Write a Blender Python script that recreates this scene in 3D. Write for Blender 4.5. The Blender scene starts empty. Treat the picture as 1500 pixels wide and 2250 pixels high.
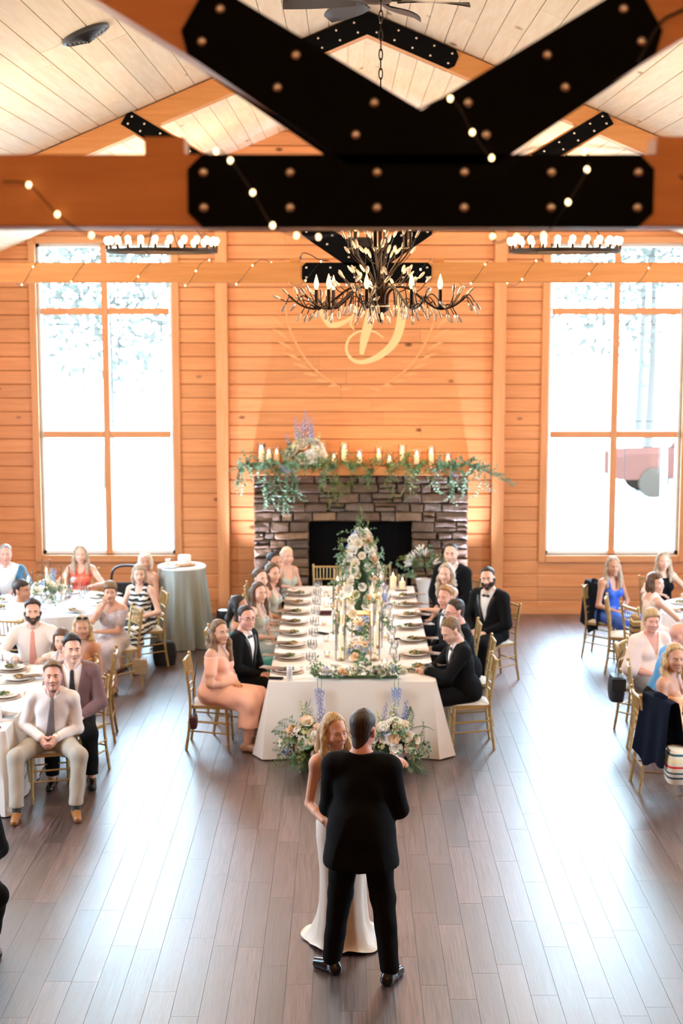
import bpy, math, random
import numpy as np
from mathutils import Vector, Matrix
random.seed(7); RNG = np.random.default_rng(7)
PI = math.pi
sc = bpy.context.scene
COL = sc.collection
# ------------------------------------------------------------------ camera, world, exposure
XC = .207            # the room's centre line
cd = bpy.data.cameras.new('camera'); cam = bpy.data.objects.new('camera', cd); COL.objects.link(cam)
cam.location = (0, 0, 4.463); cam.rotation_euler = (PI/2-.1338, 0, .0029)
cd.sensor_fit = 'VERTICAL'; cd.sensor_height = 36; cd.sensor_width = 24; cd.lens = 3392.5/2250*36
cd.dof.use_dof = True; cd.dof.focus_distance = 10.3; cd.dof.aperture_fstop = 2.3
cd.clip_start = .1; cd.clip_end = 400
sc.camera = cam
sc.view_settings.view_transform = 'Standard'; sc.view_settings.look = 'None'
sc.view_settings.gamma = 1; sc.view_settings.use_curve_mapping = False
sc.view_settings.exposure = EXPO = -.10
cy = sc.cycles
cy.use_denoising = True; cy.max_bounces = 8; cy.diffuse_bounces = 4; cy.glossy_bounces = 3
cy.transmission_bounces = 5; cy.transparent_max_bounces = 16; cy.sample_clamp_indirect = 8
cy.caustics_reflective = False; cy.caustics_refractive = False
w = bpy.data.worlds.new('sky'); sc.world = w; w.use_nodes = True
bg = w.node_tree.nodes['Background']; bg.inputs[0].default_value = (.52, .77, 1, 1); bg.inputs[1].default_value = 34.0
SIDE = 1.0
def lamp(name, kind, loc, power, col, parent=None, **k):
    l = bpy.data.lights.new(name, kind); l.energy = power; l.color = col
    for a, b in k.items():
        if hasattr(l, a): setattr(l, a, b)
    o = bpy.data.objects.new(name, l); COL.objects.link(o); o.location = loc
    if parent: o.parent = parent
    return o
HW = 6.3             # half width of the hall
SIDEWIN = (12.0, 17.6); SWZ = (.9, 4.3); SWW = 1.2
# sky portals, one in each window opening (they only guide the sky's light)
for s in (-1, 1):
    for y in SIDEWIN:
        o = lamp('sky_portal', 'AREA', (XC+s*(HW+.22), y, 2.6), 1, (1, 1, 1), shape='RECTANGLE', size=SWW, size_y=3.4)
        o.data.cycles.is_portal = True; o.rotation_euler = (PI/2, 0, s*PI/2)
for x in (-3.427, 3.841):   # sky portals in the two tall windows of the end wall
    o = lamp('sky_portal', 'AREA', (x, 22.32, 3.09), 1, (1, 1, 1), shape='RECTANGLE', size=1.95, size_y=4.5)
    o.data.cycles.is_portal = True; o.rotation_euler = (-PI/2, 0, 0)
# added warm fill behind and above the camera, no fixture, lights the truss front
for x in (-2.2, 2.6): lamp('added_front_fill', 'POINT', (x, -.6, 6.0), 105, (1, .66, .36), shadow_soft_size=.25)
# added warm fill in the middle bay, no fixture, brightens the ceiling sides
for x in (-3.5, 3.9): lamp('added_ceiling_fill', 'POINT', (x, 12.2, 4.95), 210, (1, .80, .56), shadow_soft_size=.6)
# ------------------------------------------------------------------ helpers
def mk(name, V, F, smooth=True, mats=(), fm=None):
    me = bpy.data.meshes.new(name)
    V = np.asarray(V, np.float32)
    if isinstance(F, np.ndarray) and len(F):
        n, k = F.shape
        me.vertices.add(len(V)); me.vertices.foreach_set('co', V.ravel())
        me.loops.add(n*k); me.loops.foreach_set('vertex_index', F.astype(np.int32).ravel())
        me.polygons.add(n); me.polygons.foreach_set('loop_start', np.arange(0, n*k, k, dtype=np.int32))
        me.update(calc_edges=True)
    else:
        me.from_pydata([tuple(v) for v in V.tolist()], [], [tuple(f) for f in F])
    for m in mats: me.materials.append(m)
    if fm is not None: me.polygons.foreach_set('material_index', np.asarray(fm, np.int32))
    if smooth: me.polygons.foreach_set('use_smooth', np.ones(len(me.polygons), bool))
    me.validate(); me.update()
    return me
class MB:
    """collects shapes for ONE mesh"""
    def __init__(s): s.v = []; s.f = []; s.m = []; s.n = 0; s.cm = 0
    def add(s, V, F):
        V = np.asarray(V, float).reshape(-1, 3)
        s.v.append(V); s.f += [tuple(i+s.n for i in f) for f in F]; s.m += [s.cm]*len(F); s.n += len(V); return s
    def box(s, c, d, rz=0, bev=0, M=None):
        x, y, z = d[0]/2, d[1]/2, d[2]/2
        if bev <= 0:
            V = np.array([(a, b, e) for a in (-x, x) for b in (-y, y) for e in (-z, z)])
            F = [(0, 1, 3, 2), (4, 6, 7, 5), (0, 4, 5, 1), (2, 3, 7, 6), (0, 2, 6, 4), (1, 5, 7, 3)]
        else:
            b = min(bev, x*.9, y*.9, z*.9); V = []; F = []
            # chamfered box: 24 vertices
            for sx in (-1, 1):
                for sy in (-1, 1):
                    for sz in (-1, 1):
                        V += [(sx*x, sy*(y-b), sz*(z-b)), (sx*(x-b), sy*y, sz*(z-b)), (sx*(x-b), sy*(y-b), sz*z)]
            I = lambda sx, sy, sz, k: ((sx > 0)*4+(sy > 0)*2+(sz > 0))*3+k
            for q in (-1, 1):
                F += [(I(q, -1, -1, 0), I(q, 1, -1, 0), I(q, 1, 1, 0), I(q, -1, 1, 0)), (I(-1, q, -1, 1), I(1, q, -1, 1), I(1, q, 1, 1), I(-1, q, 1, 1)),
                      (I(-1, -1, q, 2), I(1, -1, q, 2), I(1, 1, q, 2), I(-1, 1, q, 2))]
                for r in (-1, 1):
                    F += [(I(q, r, -1, 0), I(q, r, 1, 0), I(q, r, 1, 1), I(q, r, -1, 1)), (I(q, -1, r, 0), I(q, 1, r, 0), I(q, 1, r, 2), I(q, -1, r, 2)),
                          (I(-1, q, r, 1), I(1, q, r, 1), I(1, q, r, 2), I(-1, q, r, 2))]
                    for t in (-1, 1): F.append((I(q, r, t, 0), I(q, r, t, 1), I(q, r, t, 2)))
            V = np.array(V)
        if M is not None: V = V @ np.array(M)[:3, :3].T
        if rz: c_, s_ = math.cos(rz), math.sin(rz); V = V @ np.array([(c_, s_, 0), (-s_, c_, 0), (0, 0, 1)])
        return s.add(V+np.array(c), F)
    def tube(s, P, R, n=8, cap=True, flat=None):
        P = np.asarray(P, float); m = len(P); R = np.full(m, R) if np.isscalar(R) else np.asarray(R, float)
        T = np.gradient(P, axis=0); T /= np.linalg.norm(T, axis=1)[:, None]+1e-12
        a = np.array((0, 0, 1.)) if abs(T[0][2]) < .9 else np.array((1., 0, 0))
        U = np.cross(T[0], a); U /= np.linalg.norm(U); V = []
        th = np.arange(n)*2*PI/n
        for i in range(m):
            U = U-T[i]*U.dot(T[i]); U /= np.linalg.norm(U)+1e-12; W = np.cross(T[i], U)
            fl = 1 if flat is None else flat
            V.append(P[i]+R[i]*(np.cos(th)[:, None]*U+fl*np.sin(th)[:, None]*W))
        F = [(i*n+j, i*n+(j+1) % n, (i+1)*n+(j+1) % n, (i+1)*n+j) for i in range(m-1) for j in range(n)]
        if cap: F += [tuple(range(n))[::-1], tuple((m-1)*n+j for j in range(n))]
        return s.add(np.concatenate(V), F)
    def cyl(s, a, b, r, r2=None, n=10, cap=True): return s.tube([a, b], [r, r if r2 is None else r2], n, cap)
    def lathe(s, prof, n=16, c=(0, 0, 0), cap=False, wob=0):
        prof = np.asarray(prof, float); th = np.arange(n)*2*PI/n
        V = np.stack([np.stack([r*np.cos(th)*(1+wob*np.sin(5*th)), r*np.sin(th)*(1+wob*np.sin(5*th)), np.full(n, z)], 1) for r, z in prof]).reshape(-1, 3)
        m = len(prof)
        F = [(i*n+j, i*n+(j+1) % n, (i+1)*n+(j+1) % n, (i+1)*n+j) for i in range(m-1) for j in range(n)]
        if cap: F += [tuple(range(n))[::-1], tuple((m-1)*n+j for j in range(n))]
        return s.add(V+np.array(c), F)
    def ell(s, c, r, n=10, m=6, M=None):
        ph = np.linspace(0, PI, m+1); V = []; F = []
        for p in ph[1:-1]:
            for j in range(n): t = 2*PI*j/n; V.append((math.sin(p)*math.cos(t), math.sin(p)*math.sin(t), math.cos(p)))
        V += [(0, 0, 1), (0, 0, -1)]; k = (m-1)*n
        F = [(i*n+j, (i+1)*n+j, (i+1)*n+(j+1) % n, i*n+(j+1) % n) for i in range(m-2) for j in range(n)]
        F += [(k, j, (j+1) % n) for j in range(n)]+[(k+1, (m-2)*n+(j+1) % n, (m-2)*n+j) for j in range(n)]
        V = np.array(V)*np.array(r if not np.isscalar(r) else (r, r, r))
        if M is not None: V = V @ np.array(M)[:3, :3].T
        return s.add(V+np.array(c), F)
    def grid(s, G, wrap=False):
        G = np.asarray(G, float); a, b = G.shape[:2]; bb = b if wrap else b-1
        return s.add(G.reshape(-1, 3), [(i*b+j, i*b+(j+1) % b, (i+1)*b+(j+1) % b, (i+1)*b+j) for i in range(a-1) for j in range(bb)])
    def prism(s, poly, a, b, axis='y'):
        n = len(poly); V = []
        for t in (a, b):
            for p, q in poly: V.append({'y': (p, t, q), 'x': (t, p, q), 'z': (p, q, t)}[axis])
        F = [tuple(range(n)), tuple(range(2*n-1, n-1, -1))]+[(i, i+n, (i+1) % n+n, (i+1) % n) for i in range(n)]
        return s.add(V, F)
    def mesh(s, name, mats, smooth=True):
        if not isinstance(mats, (list, tuple)): mats = [mats]
        me = bpy.data.meshes.new(name); V = np.concatenate(s.v)
        me.from_pydata(V.tolist(), [], s.f)
        for m in mats: me.materials.append(m)
        if len(mats) > 1: me.polygons.foreach_set('material_index', np.array(s.m, np.int32))
        if smooth:
            me.polygons.foreach_set('use_smooth', np.ones(len(me.polygons), bool))
            me.set_sharp_from_angle(angle=math.radians(42))
        me.update(); return me
def put(name, me, parent=None, loc=(0, 0, 0), rz=0, rot=None, scale=None, **props):
    o = bpy.data.objects.new(name, me); COL.objects.link(o)
    if parent is not None: o.parent = parent
    o.location = loc
    if rot is not None: o.rotation_euler = rot
    elif rz: o.rotation_euler = (0, 0, rz)
    if scale is not None: o.scale = (scale,)*3 if np.isscalar(scale) else scale
    for k, v in props.items(): o[k] = v
    return o
def thing(name, label, cat, loc=(0, 0, 0), rz=0, group=None, me=None, rot=None, scale=None):
    o = put(name, me, None, loc, rz, rot, scale, label=label, category=cat)
    if group: o['group'] = group
    return o
def struct(name, me=None, loc=(0, 0, 0)): return put(name, me, None, loc, kind='structure')
def smooth3(t): return t*t*(3-2*t)
def bez(P, n=12):
    """smooth curve through the points (Catmull-Rom)"""
    P = np.asarray(P, float); Q = np.vstack([2*P[0]-P[1], P, 2*P[-1]-P[-2]]); out = []
    for i in range(1, len(Q)-2):
        t = np.linspace(0, 1, n, endpoint=False)[:, None]
        a, b, c, d = Q[i-1], Q[i], Q[i+1], Q[i+2]
        out.append(.5*(2*b+(c-a)*t+(2*a-5*b+4*c-d)*t**2+(3*b-a-3*c+d)*t**3))
    return np.vstack(out+[P[-1:]])
ORD = ['first', 'second', 'third', 'fourth', 'fifth', 'sixth', 'seventh', 'eighth', 'ninth', 'tenth', 'eleventh', 'twelfth']
# ------------------------------------------------------------------ materials
def nodes(m):
    m.use_nodes = True; t = m.node_tree; return t, t.nodes['Principled BSDF']
def plain(name, c, rough=.6, metal=0, spec=.5, emit=None, es=1, var=0, vscale=8, bump=0, bscale=60, sheen=0, trans=0, alpha=1, sss=0, coat=0):
    m = bpy.data.materials.new(name); t, b = nodes(m); I = b.inputs
    I['Base Color'].default_value = (*c, 1); I['Roughness'].default_value = rough; I['Metallic'].default_value = metal
    I['Specular IOR Level'].default_value = spec; I['Sheen Weight'].default_value = sheen; I['Transmission Weight'].default_value = trans
    I['Alpha'].default_value = alpha; I['Coat Weight'].default_value = coat
    if sss: I['Subsurface Weight'].default_value = sss; I['Subsurface Radius'].default_value = (.012, .004, .002)
    if emit: I['Emission Color'].default_value = (*emit, 1); I['Emission Strength'].default_value = es
    if var or bump:
        tc = t.nodes.new('ShaderNodeTexCoord')
        if var:
            n = t.nodes.new('ShaderNodeTexNoise'); n.inputs['Scale'].default_value = vscale; n.inputs['Detail'].default_value = 4
            t.links.new(tc.outputs['Object'], n.inputs['Vector'])
            r = t.nodes.new('ShaderNodeValToRGB'); r.color_ramp.elements[0].position = .3; r.color_ramp.elements[1].position = .7
            r.color_ramp.elements[0].color = (*[x*(1-var) for x in c], 1); r.color_ramp.elements[1].color = (*[min(1, x*(1+var)) for x in c], 1)
            t.links.new(n.outputs['Fac'], r.inputs[0]); t.links.new(r.outputs[0], I['Base Color'])
        if bump:
            n = t.nodes.new('ShaderNodeTexNoise'); n.inputs['Scale'].default_value = bscale; n.inputs['Detail'].default_value = 3
            t.links.new(tc.outputs['Object'], n.inputs['Vector'])
            bp = t.nodes.new('ShaderNodeBump'); bp.inputs['Strength'].default_value = bump; bp.inputs['Distance'].default_value = .01
            t.links.new(n.outputs['Fac'], bp.inputs['Height']); t.links.new(bp.outputs[0], I['Normal'])
    return m
def wood(name, ca, cb, grain=0, rough=.5, knots=0, seedvar=.12, stretch=14, gscale=1.6, spec=.4, kscale=2.2, bump=.15, knotc=(.16, .06, .02), rvar=0, coat=0, flat=None):
    """world-placed timber: grain runs along axis `grain`, each piece shifted and tinted by its own random number"""
    m = bpy.data.materials.new(name); t, b = nodes(m); N = t.nodes.new; L = t.links.new
    g = N('ShaderNodeNewGeometry'); oi = N('ShaderNodeObjectInfo')
    ad = N('ShaderNodeMath'); ad.operation = 'ADD'; L(oi.outputs['Random'], ad.inputs[0]); L(g.outputs['Random Per Island'], ad.inputs[1])
    fr = N('ShaderNodeMath'); fr.operation = 'FRACT'; L(ad.outputs[0], fr.inputs[0])
    mu = N('ShaderNodeMath'); mu.operation = 'MULTIPLY'; mu.inputs[1].default_value = 37.0; L(fr.outputs[0], mu.inputs[0])
    va = N('ShaderNodeVectorMath'); va.operation = 'ADD'; L(g.outputs['Position'], va.inputs[0]); L(mu.outputs[0], va.inputs[1])
    mp = N('ShaderNodeMapping'); L(va.outputs[0], mp.inputs['Vector']); s = [stretch]*3; s[grain] = 1.0; mp.inputs['Scale'].default_value = s
    n = N('ShaderNodeTexNoise'); n.inputs['Scale'].default_value = gscale; n.inputs['Detail'].default_value = 5; n.inputs['Distortion'].default_value = .6
    L(mp.outputs[0], n.inputs['Vector'])
    r = N('ShaderNodeValToRGB'); e = r.color_ramp.elements; e[0].position = .32; e[1].position = .68; e[0].color = (*ca, 1); e[1].color = (*cb, 1)
    L(n.outputs['Fac'], r.inputs[0]); out = r.outputs[0]
    mr = N('ShaderNodeMapRange'); mr.inputs['To Min'].default_value = 1-seedvar; mr.inputs['To Max'].default_value = 1+seedvar; L(fr.outputs[0], mr.inputs['Value'])
    hs = N('ShaderNodeHueSaturation'); L(mr.outputs[0], hs.inputs['Value']); L(out, hs.inputs['Color']); out = hs.outputs[0]
    if knots:
        m2 = N('ShaderNodeMapping'); L(va.outputs[0], m2.inputs['Vector']); s2 = [1.0]*3; s2[grain] = .55
        if flat is not None: s2[flat] = 0
        m2.inputs['Scale'].default_value = s2
        v = N('ShaderNodeTexVoronoi'); v.inputs['Scale'].default_value = kscale; L(m2.outputs[0], v.inputs['Vector'])
        kr = N('ShaderNodeMapRange'); kr.inputs['From Min'].default_value = .045*knots; kr.inputs['From Max'].default_value = .11*knots
        kr.inputs['To Min'].default_value = 1; kr.inputs['To Max'].default_value = 0; L(v.outputs['Distance'], kr.inputs['Value'])
        mx = N('ShaderNodeMix'); mx.data_type = 'RGBA'; mx.inputs['B'].default_value = (*knotc, 1); L(kr.outputs[0], mx.inputs['Factor']); L(out, mx.inputs['A']); out = mx.outputs['Result']
    L(out, b.inputs['Base Color']); b.inputs['Roughness'].default_value = rough; b.inputs['Specular IOR Level'].default_value = spec
    if rvar:
        rr = N('ShaderNodeMapRange'); rr.inputs['To Min'].default_value = rough-rvar; rr.inputs['To Max'].default_value = rough+rvar; L(n.outputs['Fac'], rr.inputs['Value']); L(rr.outputs[0], b.inputs['Roughness'])
    if bump:
        bp = N('ShaderNodeBump'); bp.inputs['Strength'].default_value = bump; bp.inputs['Distance'].default_value = .004; L(n.outputs['Fac'], bp.inputs['Height']); L(bp.outputs[0], b.inputs['Normal'])
    if coat: b.inputs['Coat Weight'].default_value = coat; b.inputs['Coat Roughness'].default_value = rough-.04; b.inputs['Coat IOR'].default_value = 1.65
    return m
def glass(name, tint=(1, 1, 1), gl=.12):
    """thin clear glass: mostly lets light straight through, with a fresnel reflection"""
    m = bpy.data.materials.new(name); m.use_nodes = True; t = m.node_tree; t.nodes.clear(); N = t.nodes.new; L = t.links.new
    o = N('ShaderNodeOutputMaterial'); mx = N('ShaderNodeMixShader'); tr = N('ShaderNodeBsdfTransparent'); g = N('ShaderNodeBsdfGlossy')
    tr.inputs[0].default_value = (*tint, 1); g.inputs['Roughness'].default_value = .03
    lw = N('ShaderNodeLayerWeight'); lw.inputs['Blend'].default_value = gl*2.5
    ad = N('ShaderNodeMath'); ad.operation = 'MULTIPLY_ADD'; ad.inputs[1].default_value = .6; ad.inputs[2].default_value = gl*.12; L(lw.outputs['Fresnel'], ad.inputs[0])
    L(ad.outputs[0], mx.inputs[0]); L(tr.outputs[0], mx.inputs[1]); L(g.outputs[0], mx.inputs[2]); L(mx.outputs[0], o.inputs[0])
    return m
def hairmat(name, ca, cb):
    m = bpy.data.materials.new(name); t, b = nodes(m); N = t.nodes.new; L = t.links.new
    tc = N('ShaderNodeTexCoord'); mp = N('ShaderNodeMapping'); mp.inputs['Scale'].default_value = (95, 95, 7); L(tc.outputs['Object'], mp.inputs['Vector'])
    n = N('ShaderNodeTexNoise'); n.inputs['Scale'].default_value = 1; n.inputs['Detail'].default_value = 4; n.inputs['Distortion'].default_value = .5; L(mp.outputs[0], n.inputs['Vector'])
    r = N('ShaderNodeValToRGB'); e = r.color_ramp.elements; e[0].position = .33; e[1].position = .66; e[0].color = (*ca, 1); e[1].color = (*cb, 1); L(n.outputs['Fac'], r.inputs[0])
    L(r.outputs[0], b.inputs['Base Color']); b.inputs['Roughness'].default_value = .48; b.inputs['Specular IOR Level'].default_value = .4
    bp = N('ShaderNodeBump'); bp.inputs['Strength'].default_value = .5; bp.inputs['Distance'].default_value = .004; L(n.outputs['Fac'], bp.inputs['Height']); L(bp.outputs[0], b.inputs['Normal'])
    return m
def patterned(name, kind, a, b_, c=None, scale=20):
    """printed cloth: zigzag bands, big flowers, or knitted stripes"""
    m = bpy.data.materials.new(name); t, b = nodes(m); N = t.nodes.new; L = t.links.new
    tc = N('ShaderNodeTexCoord'); r = N('ShaderNodeValToRGB'); e = r.color_ramp.elements
    if kind == 'zigzag':
        x = N('ShaderNodeTexWave'); x.wave_profile = 'TRI'; x.bands_direction = 'Z'; x.inputs['Scale'].default_value = scale; x.inputs['Distortion'].default_value = 3; x.inputs['Detail'].default_value = 1; x.inputs['Detail Scale'].default_value = 3
        r.color_ramp.interpolation = 'CONSTANT'; e[0].color = (*a, 1); e[1].color = (*b_, 1); e[1].position = .52; L(x.outputs['Fac'], r.inputs[0])
    elif kind == 'floral':
        x = N('ShaderNodeTexNoise'); x.inputs['Scale'].default_value = scale; x.inputs['Detail'].default_value = 1; r.color_ramp.interpolation = 'CONSTANT'
        e[0].color = (*a, 1); e[1].position = .5; e[1].color = (*b_, 1); k = e.new(.6); k.color = (*c, 1); L(x.outputs['Fac'], r.inputs[0])
    else:
        x = N('ShaderNodeSeparateXYZ'); mr = N('ShaderNodeMath'); mr.operation = 'MULTIPLY_ADD'; mr.inputs[1].default_value = scale; mr.inputs[2].default_value = .0
        L(x.outputs['Z'], mr.inputs[0]); L(mr.outputs[0], r.inputs[0]); r.color_ramp.interpolation = 'CONSTANT'; e[0].color = (*a, 1); e[1].position = .96; e[1].color = (*a, 1)
        for p, q in ((.16, b_), (.22, a), (.31, b_), (.36, a), (.48, c), (.54, a), (.66, (.85, .72, .35)), (.71, a), (.82, b_), (.88, a)): k = e.new(p); k.color = (*q, 1)
        L(tc.outputs['Object'], x.inputs[0])
    if kind != 'stripes': L(tc.outputs['Object'], x.inputs['Vector'])
    L(r.outputs[0], b.inputs['Base Color']); b.inputs['Roughness'].default_value = .8
    return m
M_wall = wood('wall pine', (.61, .235, .085), (.71, .295, .115), grain=0, rough=.42, knots=.95, kscale=2.7, seedvar=.09, flat=1)
M_trim = wood('trim pine', (.62, .26, .10), (.70, .31, .13), grain=2, rough=.42, knots=.5, kscale=2.2, seedvar=.05, flat=1)
M_trimh = wood('trim pine level', (.62, .26, .10), (.70, .31, .13), grain=0, rough=.42, seedvar=.05)
M_ceil = wood('ceiling pine', (.88, .74, .54), (.95, .86, .69), grain=1, rough=.55, knots=1.05, kscale=2.3, seedvar=.08, knotc=(.36, .18, .07), flat=2)
M_beam = wood('beam fir', (.62, .24, .065), (.72, .30, .09), grain=0, rough=.5, knots=.6, kscale=2.0, seedvar=.05, flat=1)
M_floor = wood('floor plank', (.018, .010, .011), (.135, .078, .076), grain=1, rough=.41, seedvar=.38, stretch=30, gscale=2.6, spec=1.0, bump=.22, rvar=.13, coat=.7)
M_gap = plain('dark joint', (.05, .02, .01), .9)
M_fgap = plain('floor joint', (.03, .018, .014), .9)
M_black = plain('black steel', (.004, .0035, .0035), .85, spec=.08)
M_bolt = plain('bolt steel', (.75, .68, .6), .25, 1)
M_iron = plain('bronze iron', (.035, .022, .015), .42, .8)
M_gold = plain('gold paint', (.50, .33, .13), .34, .35, var=.1, vscale=20)
M_gold2 = plain('dark gold rung', (.42, .27, .10), .36, .35)
M_cush = plain('ivory cushion', (.78, .72, .63), .8)
M_linen = plain('ivory linen', (.80, .74, .68), .75, bump=.06, bscale=400, sheen=.2)
M_white = plain('white cloth', (.85, .84, .85), .75, sheen=.2)
M_satin = plain('grey satin cloth', (.35, .37, .33), .38, .2, sheen=.3)
M_glass = glass('clear glass'); M_pane = glass('window glass', (.97, .99, .98), .06)
M_lead = plain('lead muntin', (.10, .11, .11), .5, .3)
M_white_vinyl = plain('white window vinyl', (.86, .86, .84), .5)
M_wax = plain('candle wax', (.95, .82, .62), .5, emit=(1, .55, .22), es=.5)
M_wick = plain('wick', (.02, .02, .02), .9)
M_flame = plain('flame', (1, .8, .4), .5, emit=(1, .62, .25), es=20)
M_bulb = plain('lit bulb', (1, .9, .7), .3, emit=(1, .58, .24), es=3.4)
M_led = plain('fairy bulb', (1, .9, .7), .3, emit=(1, .70, .36), es=6)
M_crystal = plain('crystal', (1, .95, .92), .06, 0, .9, trans=.35)
M_leaf = plain('leaf green', (.10, .19, .075), .5, var=.35, vscale=14)
M_leaf2 = plain('eucalyptus green', (.18, .31, .19), .55, var=.25, vscale=14)
M_leaf3 = plain('olive green', (.17, .22, .06), .5, var=.3, vscale=14)
M_rosew = plain('cream petal', (.86, .78, .62), .6); M_roseb = plain('blush petal', (.86, .58, .38), .6); M_rosep = plain('white petal', (.88, .86, .80), .6)
M_blue = plain('blue petal', (.36, .46, .78), .6); M_lil = plain('lilac petal', (.45, .42, .66), .6); M_grnf = plain('snapdragon petal', (.70, .74, .38), .6)
M_plate = plain('white china', (.86, .83, .80), .18); M_charger = plain('rose gold charger', (.72, .58, .50), .3, .3)
M_napkin = plain('taupe napkin', (.27, .17, .11), .8, sheen=.3); M_bread = plain('bread crust', (.45, .22, .07), .7); M_carrot = plain('carrot', (.80, .30, .05), .6)
M_wine = plain('cranberry drink', (.30, .01, .03), .1, trans=.3)
M_blk = plain('black plastic', (.012, .012, .013), .4); M_leather = plain('black leather', (.014, .017, .022), .45, bump=.15); M_maroon = plain('maroon leather', (.07, .016, .02), .35)
# ------------------------------------------------------------------ the hall
BW = 22.1; FW = -2.5; RIDGE = 7.32; PIT = .4167
ceil_z = lambda x: RIDGE-PIT*abs(x-XC)
WINC = (XC-3.634, XC+3.634); WHW = .96; WZ0, WZ1 = .864, 5.31
# floor: slab and separate planks (the 300 that show largest), the rest joined
m = MB(); m.box((XC, (BW+FW)/2, -.06), (2*HW+.6, BW-FW+.6, .1)); floor = struct('floor', m.mesh('floor', M_gap if 0 else M_fgap))
PWD, PLN = .178, 1.22
pm = MB().box((0, 0, -.004), (PWD-.0016, PLN-.0016, .008), bev=.0006).mesh('plank', M_floor, False)
cells = []
for i in range(int(2*HW/PWD)+1):
    x = XC-HW+(i+.5)*PWD; off = RNG.random()*PLN
    for k in range(-1, int((BW-FW)/PLN)+2):
        y = FW+off+(k-.5)*PLN
        if y-PLN/2 > BW or y+PLN/2 < FW: continue
        y0, y1 = max(FW, y-PLN/2), min(BW, y+PLN/2)
        cells.append((x, (y0+y1)/2, y1-y0))
vis = [c for c in cells if 9.0 < c[1]+.4 and abs(c[0]-.0) < c[1]*.226+.1 and c[1] < 21.5]
vis.sort(key=lambda c: c[1]); near = set(vis[:298])
rest = MB()
for c in cells:
    if c in near: put('plank', pm, floor, (c[0], c[1], 0), scale=(1, c[2]/PLN, 1))
    else: rest.box((c[0], c[1], -.004), (PWD-.0016, c[2]-.0025, .008))
put('plank_field', rest.mesh('plank_field', M_floor, False), floor, kind='stuff')
# end wall: backing with two openings, then single boards
def wall_with_holes(name, x0, x1, z1, holes, y, t=.2):
    m = MB(); xs = [x0]
    for a, b, c, d in holes: xs += [a, b]
    xs += [x1]
    for i in range(0, len(xs), 2): m.box(((xs[i]+xs[i+1])/2, y+t/2, z1/2), (xs[i+1]-xs[i], t, z1))
    for a, b, c, d in holes: m.box(((a+b)/2, y+t/2, c/2), (b-a, t, c)); m.box(((a+b)/2, y+t/2, (d+z1)/2), (b-a, t, z1-d))
    return m
EZ = ceil_z(XC+HW)
holes = [(c-WHW, c+WHW, WZ0, WZ1) for c in WINC]
m = wall_with_holes('wall_back', XC-HW-.2, XC+HW+.2, 5.45, holes, BW+.02)
zz = 5.45; hx = (RIDGE-zz)/PIT
m.prism([(XC-HW-.2, EZ-.1), (XC-HW-.2, EZ+.0), (XC, RIDGE+.05), (XC+HW+.2, EZ+.0), (XC+HW+.2, EZ-.1), (XC+HW, 4.4)][:0] or [(XC-hx-.3, zz), (XC, RIDGE+.08), (XC+hx+.3, zz)], BW+.02, BW+.22)
wb = struct('wall_back', m.mesh('wall_back', M_gap, False))
POSTX = (XC-1.9685, XC+1.9685); BH = .196
segs0 = [XC-HW, WINC[0]-WHW-.1, None, WINC[0]+WHW+.1, POSTX[0]-.08, None, POSTX[0]+.08, POSTX[1]-.08, None, POSTX[1]+.08, WINC[1]-WHW-.1, None, WINC[1]+WHW+.1, XC+HW]
segs0 = [s for s in ' '.join('|' if s is None else repr(s) for s in segs0).split('|')]
segs0 = [tuple(float(v) for v in s.split()) for s in segs0]
def board(a, b, z, h):
    """one board, cut to the slope of the ceiling at its ends"""
    H = h-.004; d = .045; lim = (RIDGE-z-.01)/PIT; a, b = max(a, XC-lim), min(b, XC+lim)
    if b-a < .03: return
    lim2 = (RIDGE-z-H)/PIT; xs = sorted({a+.0015, b-.0015}|{x for x in ((XC-lim2, XC+lim2) if lim2 > 0 else (XC,)) if a+.01 < x < b-.01})
    prof = [(.0, 0), (-d, .004), (-d, H*.92), (-d+.012, H), (0, H)]     # log-cabin board with an eased top edge: reads as a shadow line
    n = len(prof); P = [(xx, BW+.02+yy, min(z+z2, ceil_z(xx)+.015)) for xx in xs for yy, z2 in prof]; m_ = len(xs)
    F = [tuple(range(n)), tuple(range(m_*n-1, (m_-1)*n-1, -1))]+[(k*n+i, (k+1)*n+i, (k+1)*n+(i+1) % n, k*n+(i+1) % n) for k in range(m_-1) for i in range(n)]
    put('board', MB().add(P, F).mesh('board', M_wall, False), wb)
for r in range(int(RIDGE/BH)+1):
    z = r*BH
    for a, b in segs0:
        cut = [a, b]
        if b-a > 3: 
            q = a+(b-a)*RNG.uniform(.2, .8); cut = [a, q, b]
        if z < 2.0 and a > POSTX[0] and b < POSTX[1] and False: continue
        for i in range(len(cut)-1): board(cut[i], cut[i+1], z, BH)
    for c in WINC:
        if z+BH <= WZ0-.08 or z >= WZ1+.1: board(c-WHW-.1, c+WHW+.1, z, BH)
        elif z < WZ0-.1: board(c-WHW-.1, c+WHW+.1, z, WZ0-.1-z)
        elif z < WZ1+.1 < z+BH: board(c-WHW-.1, c+WHW+.1, WZ1+.1, z+BH-WZ1-.1)
for i, x in enumerate(POSTX):
    zt = ceil_z(x)-.02
    struct('trim_%d' % (i+1), MB().box((x, BW-.06, zt/2), (.17, .18, zt), bev=.006).mesh('trim', M_trim))
struct('baseboard_back', MB().box((XC, BW-.035, .045), (2*HW, .02, .09)).mesh('baseboard_back', M_trimh))
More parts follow.
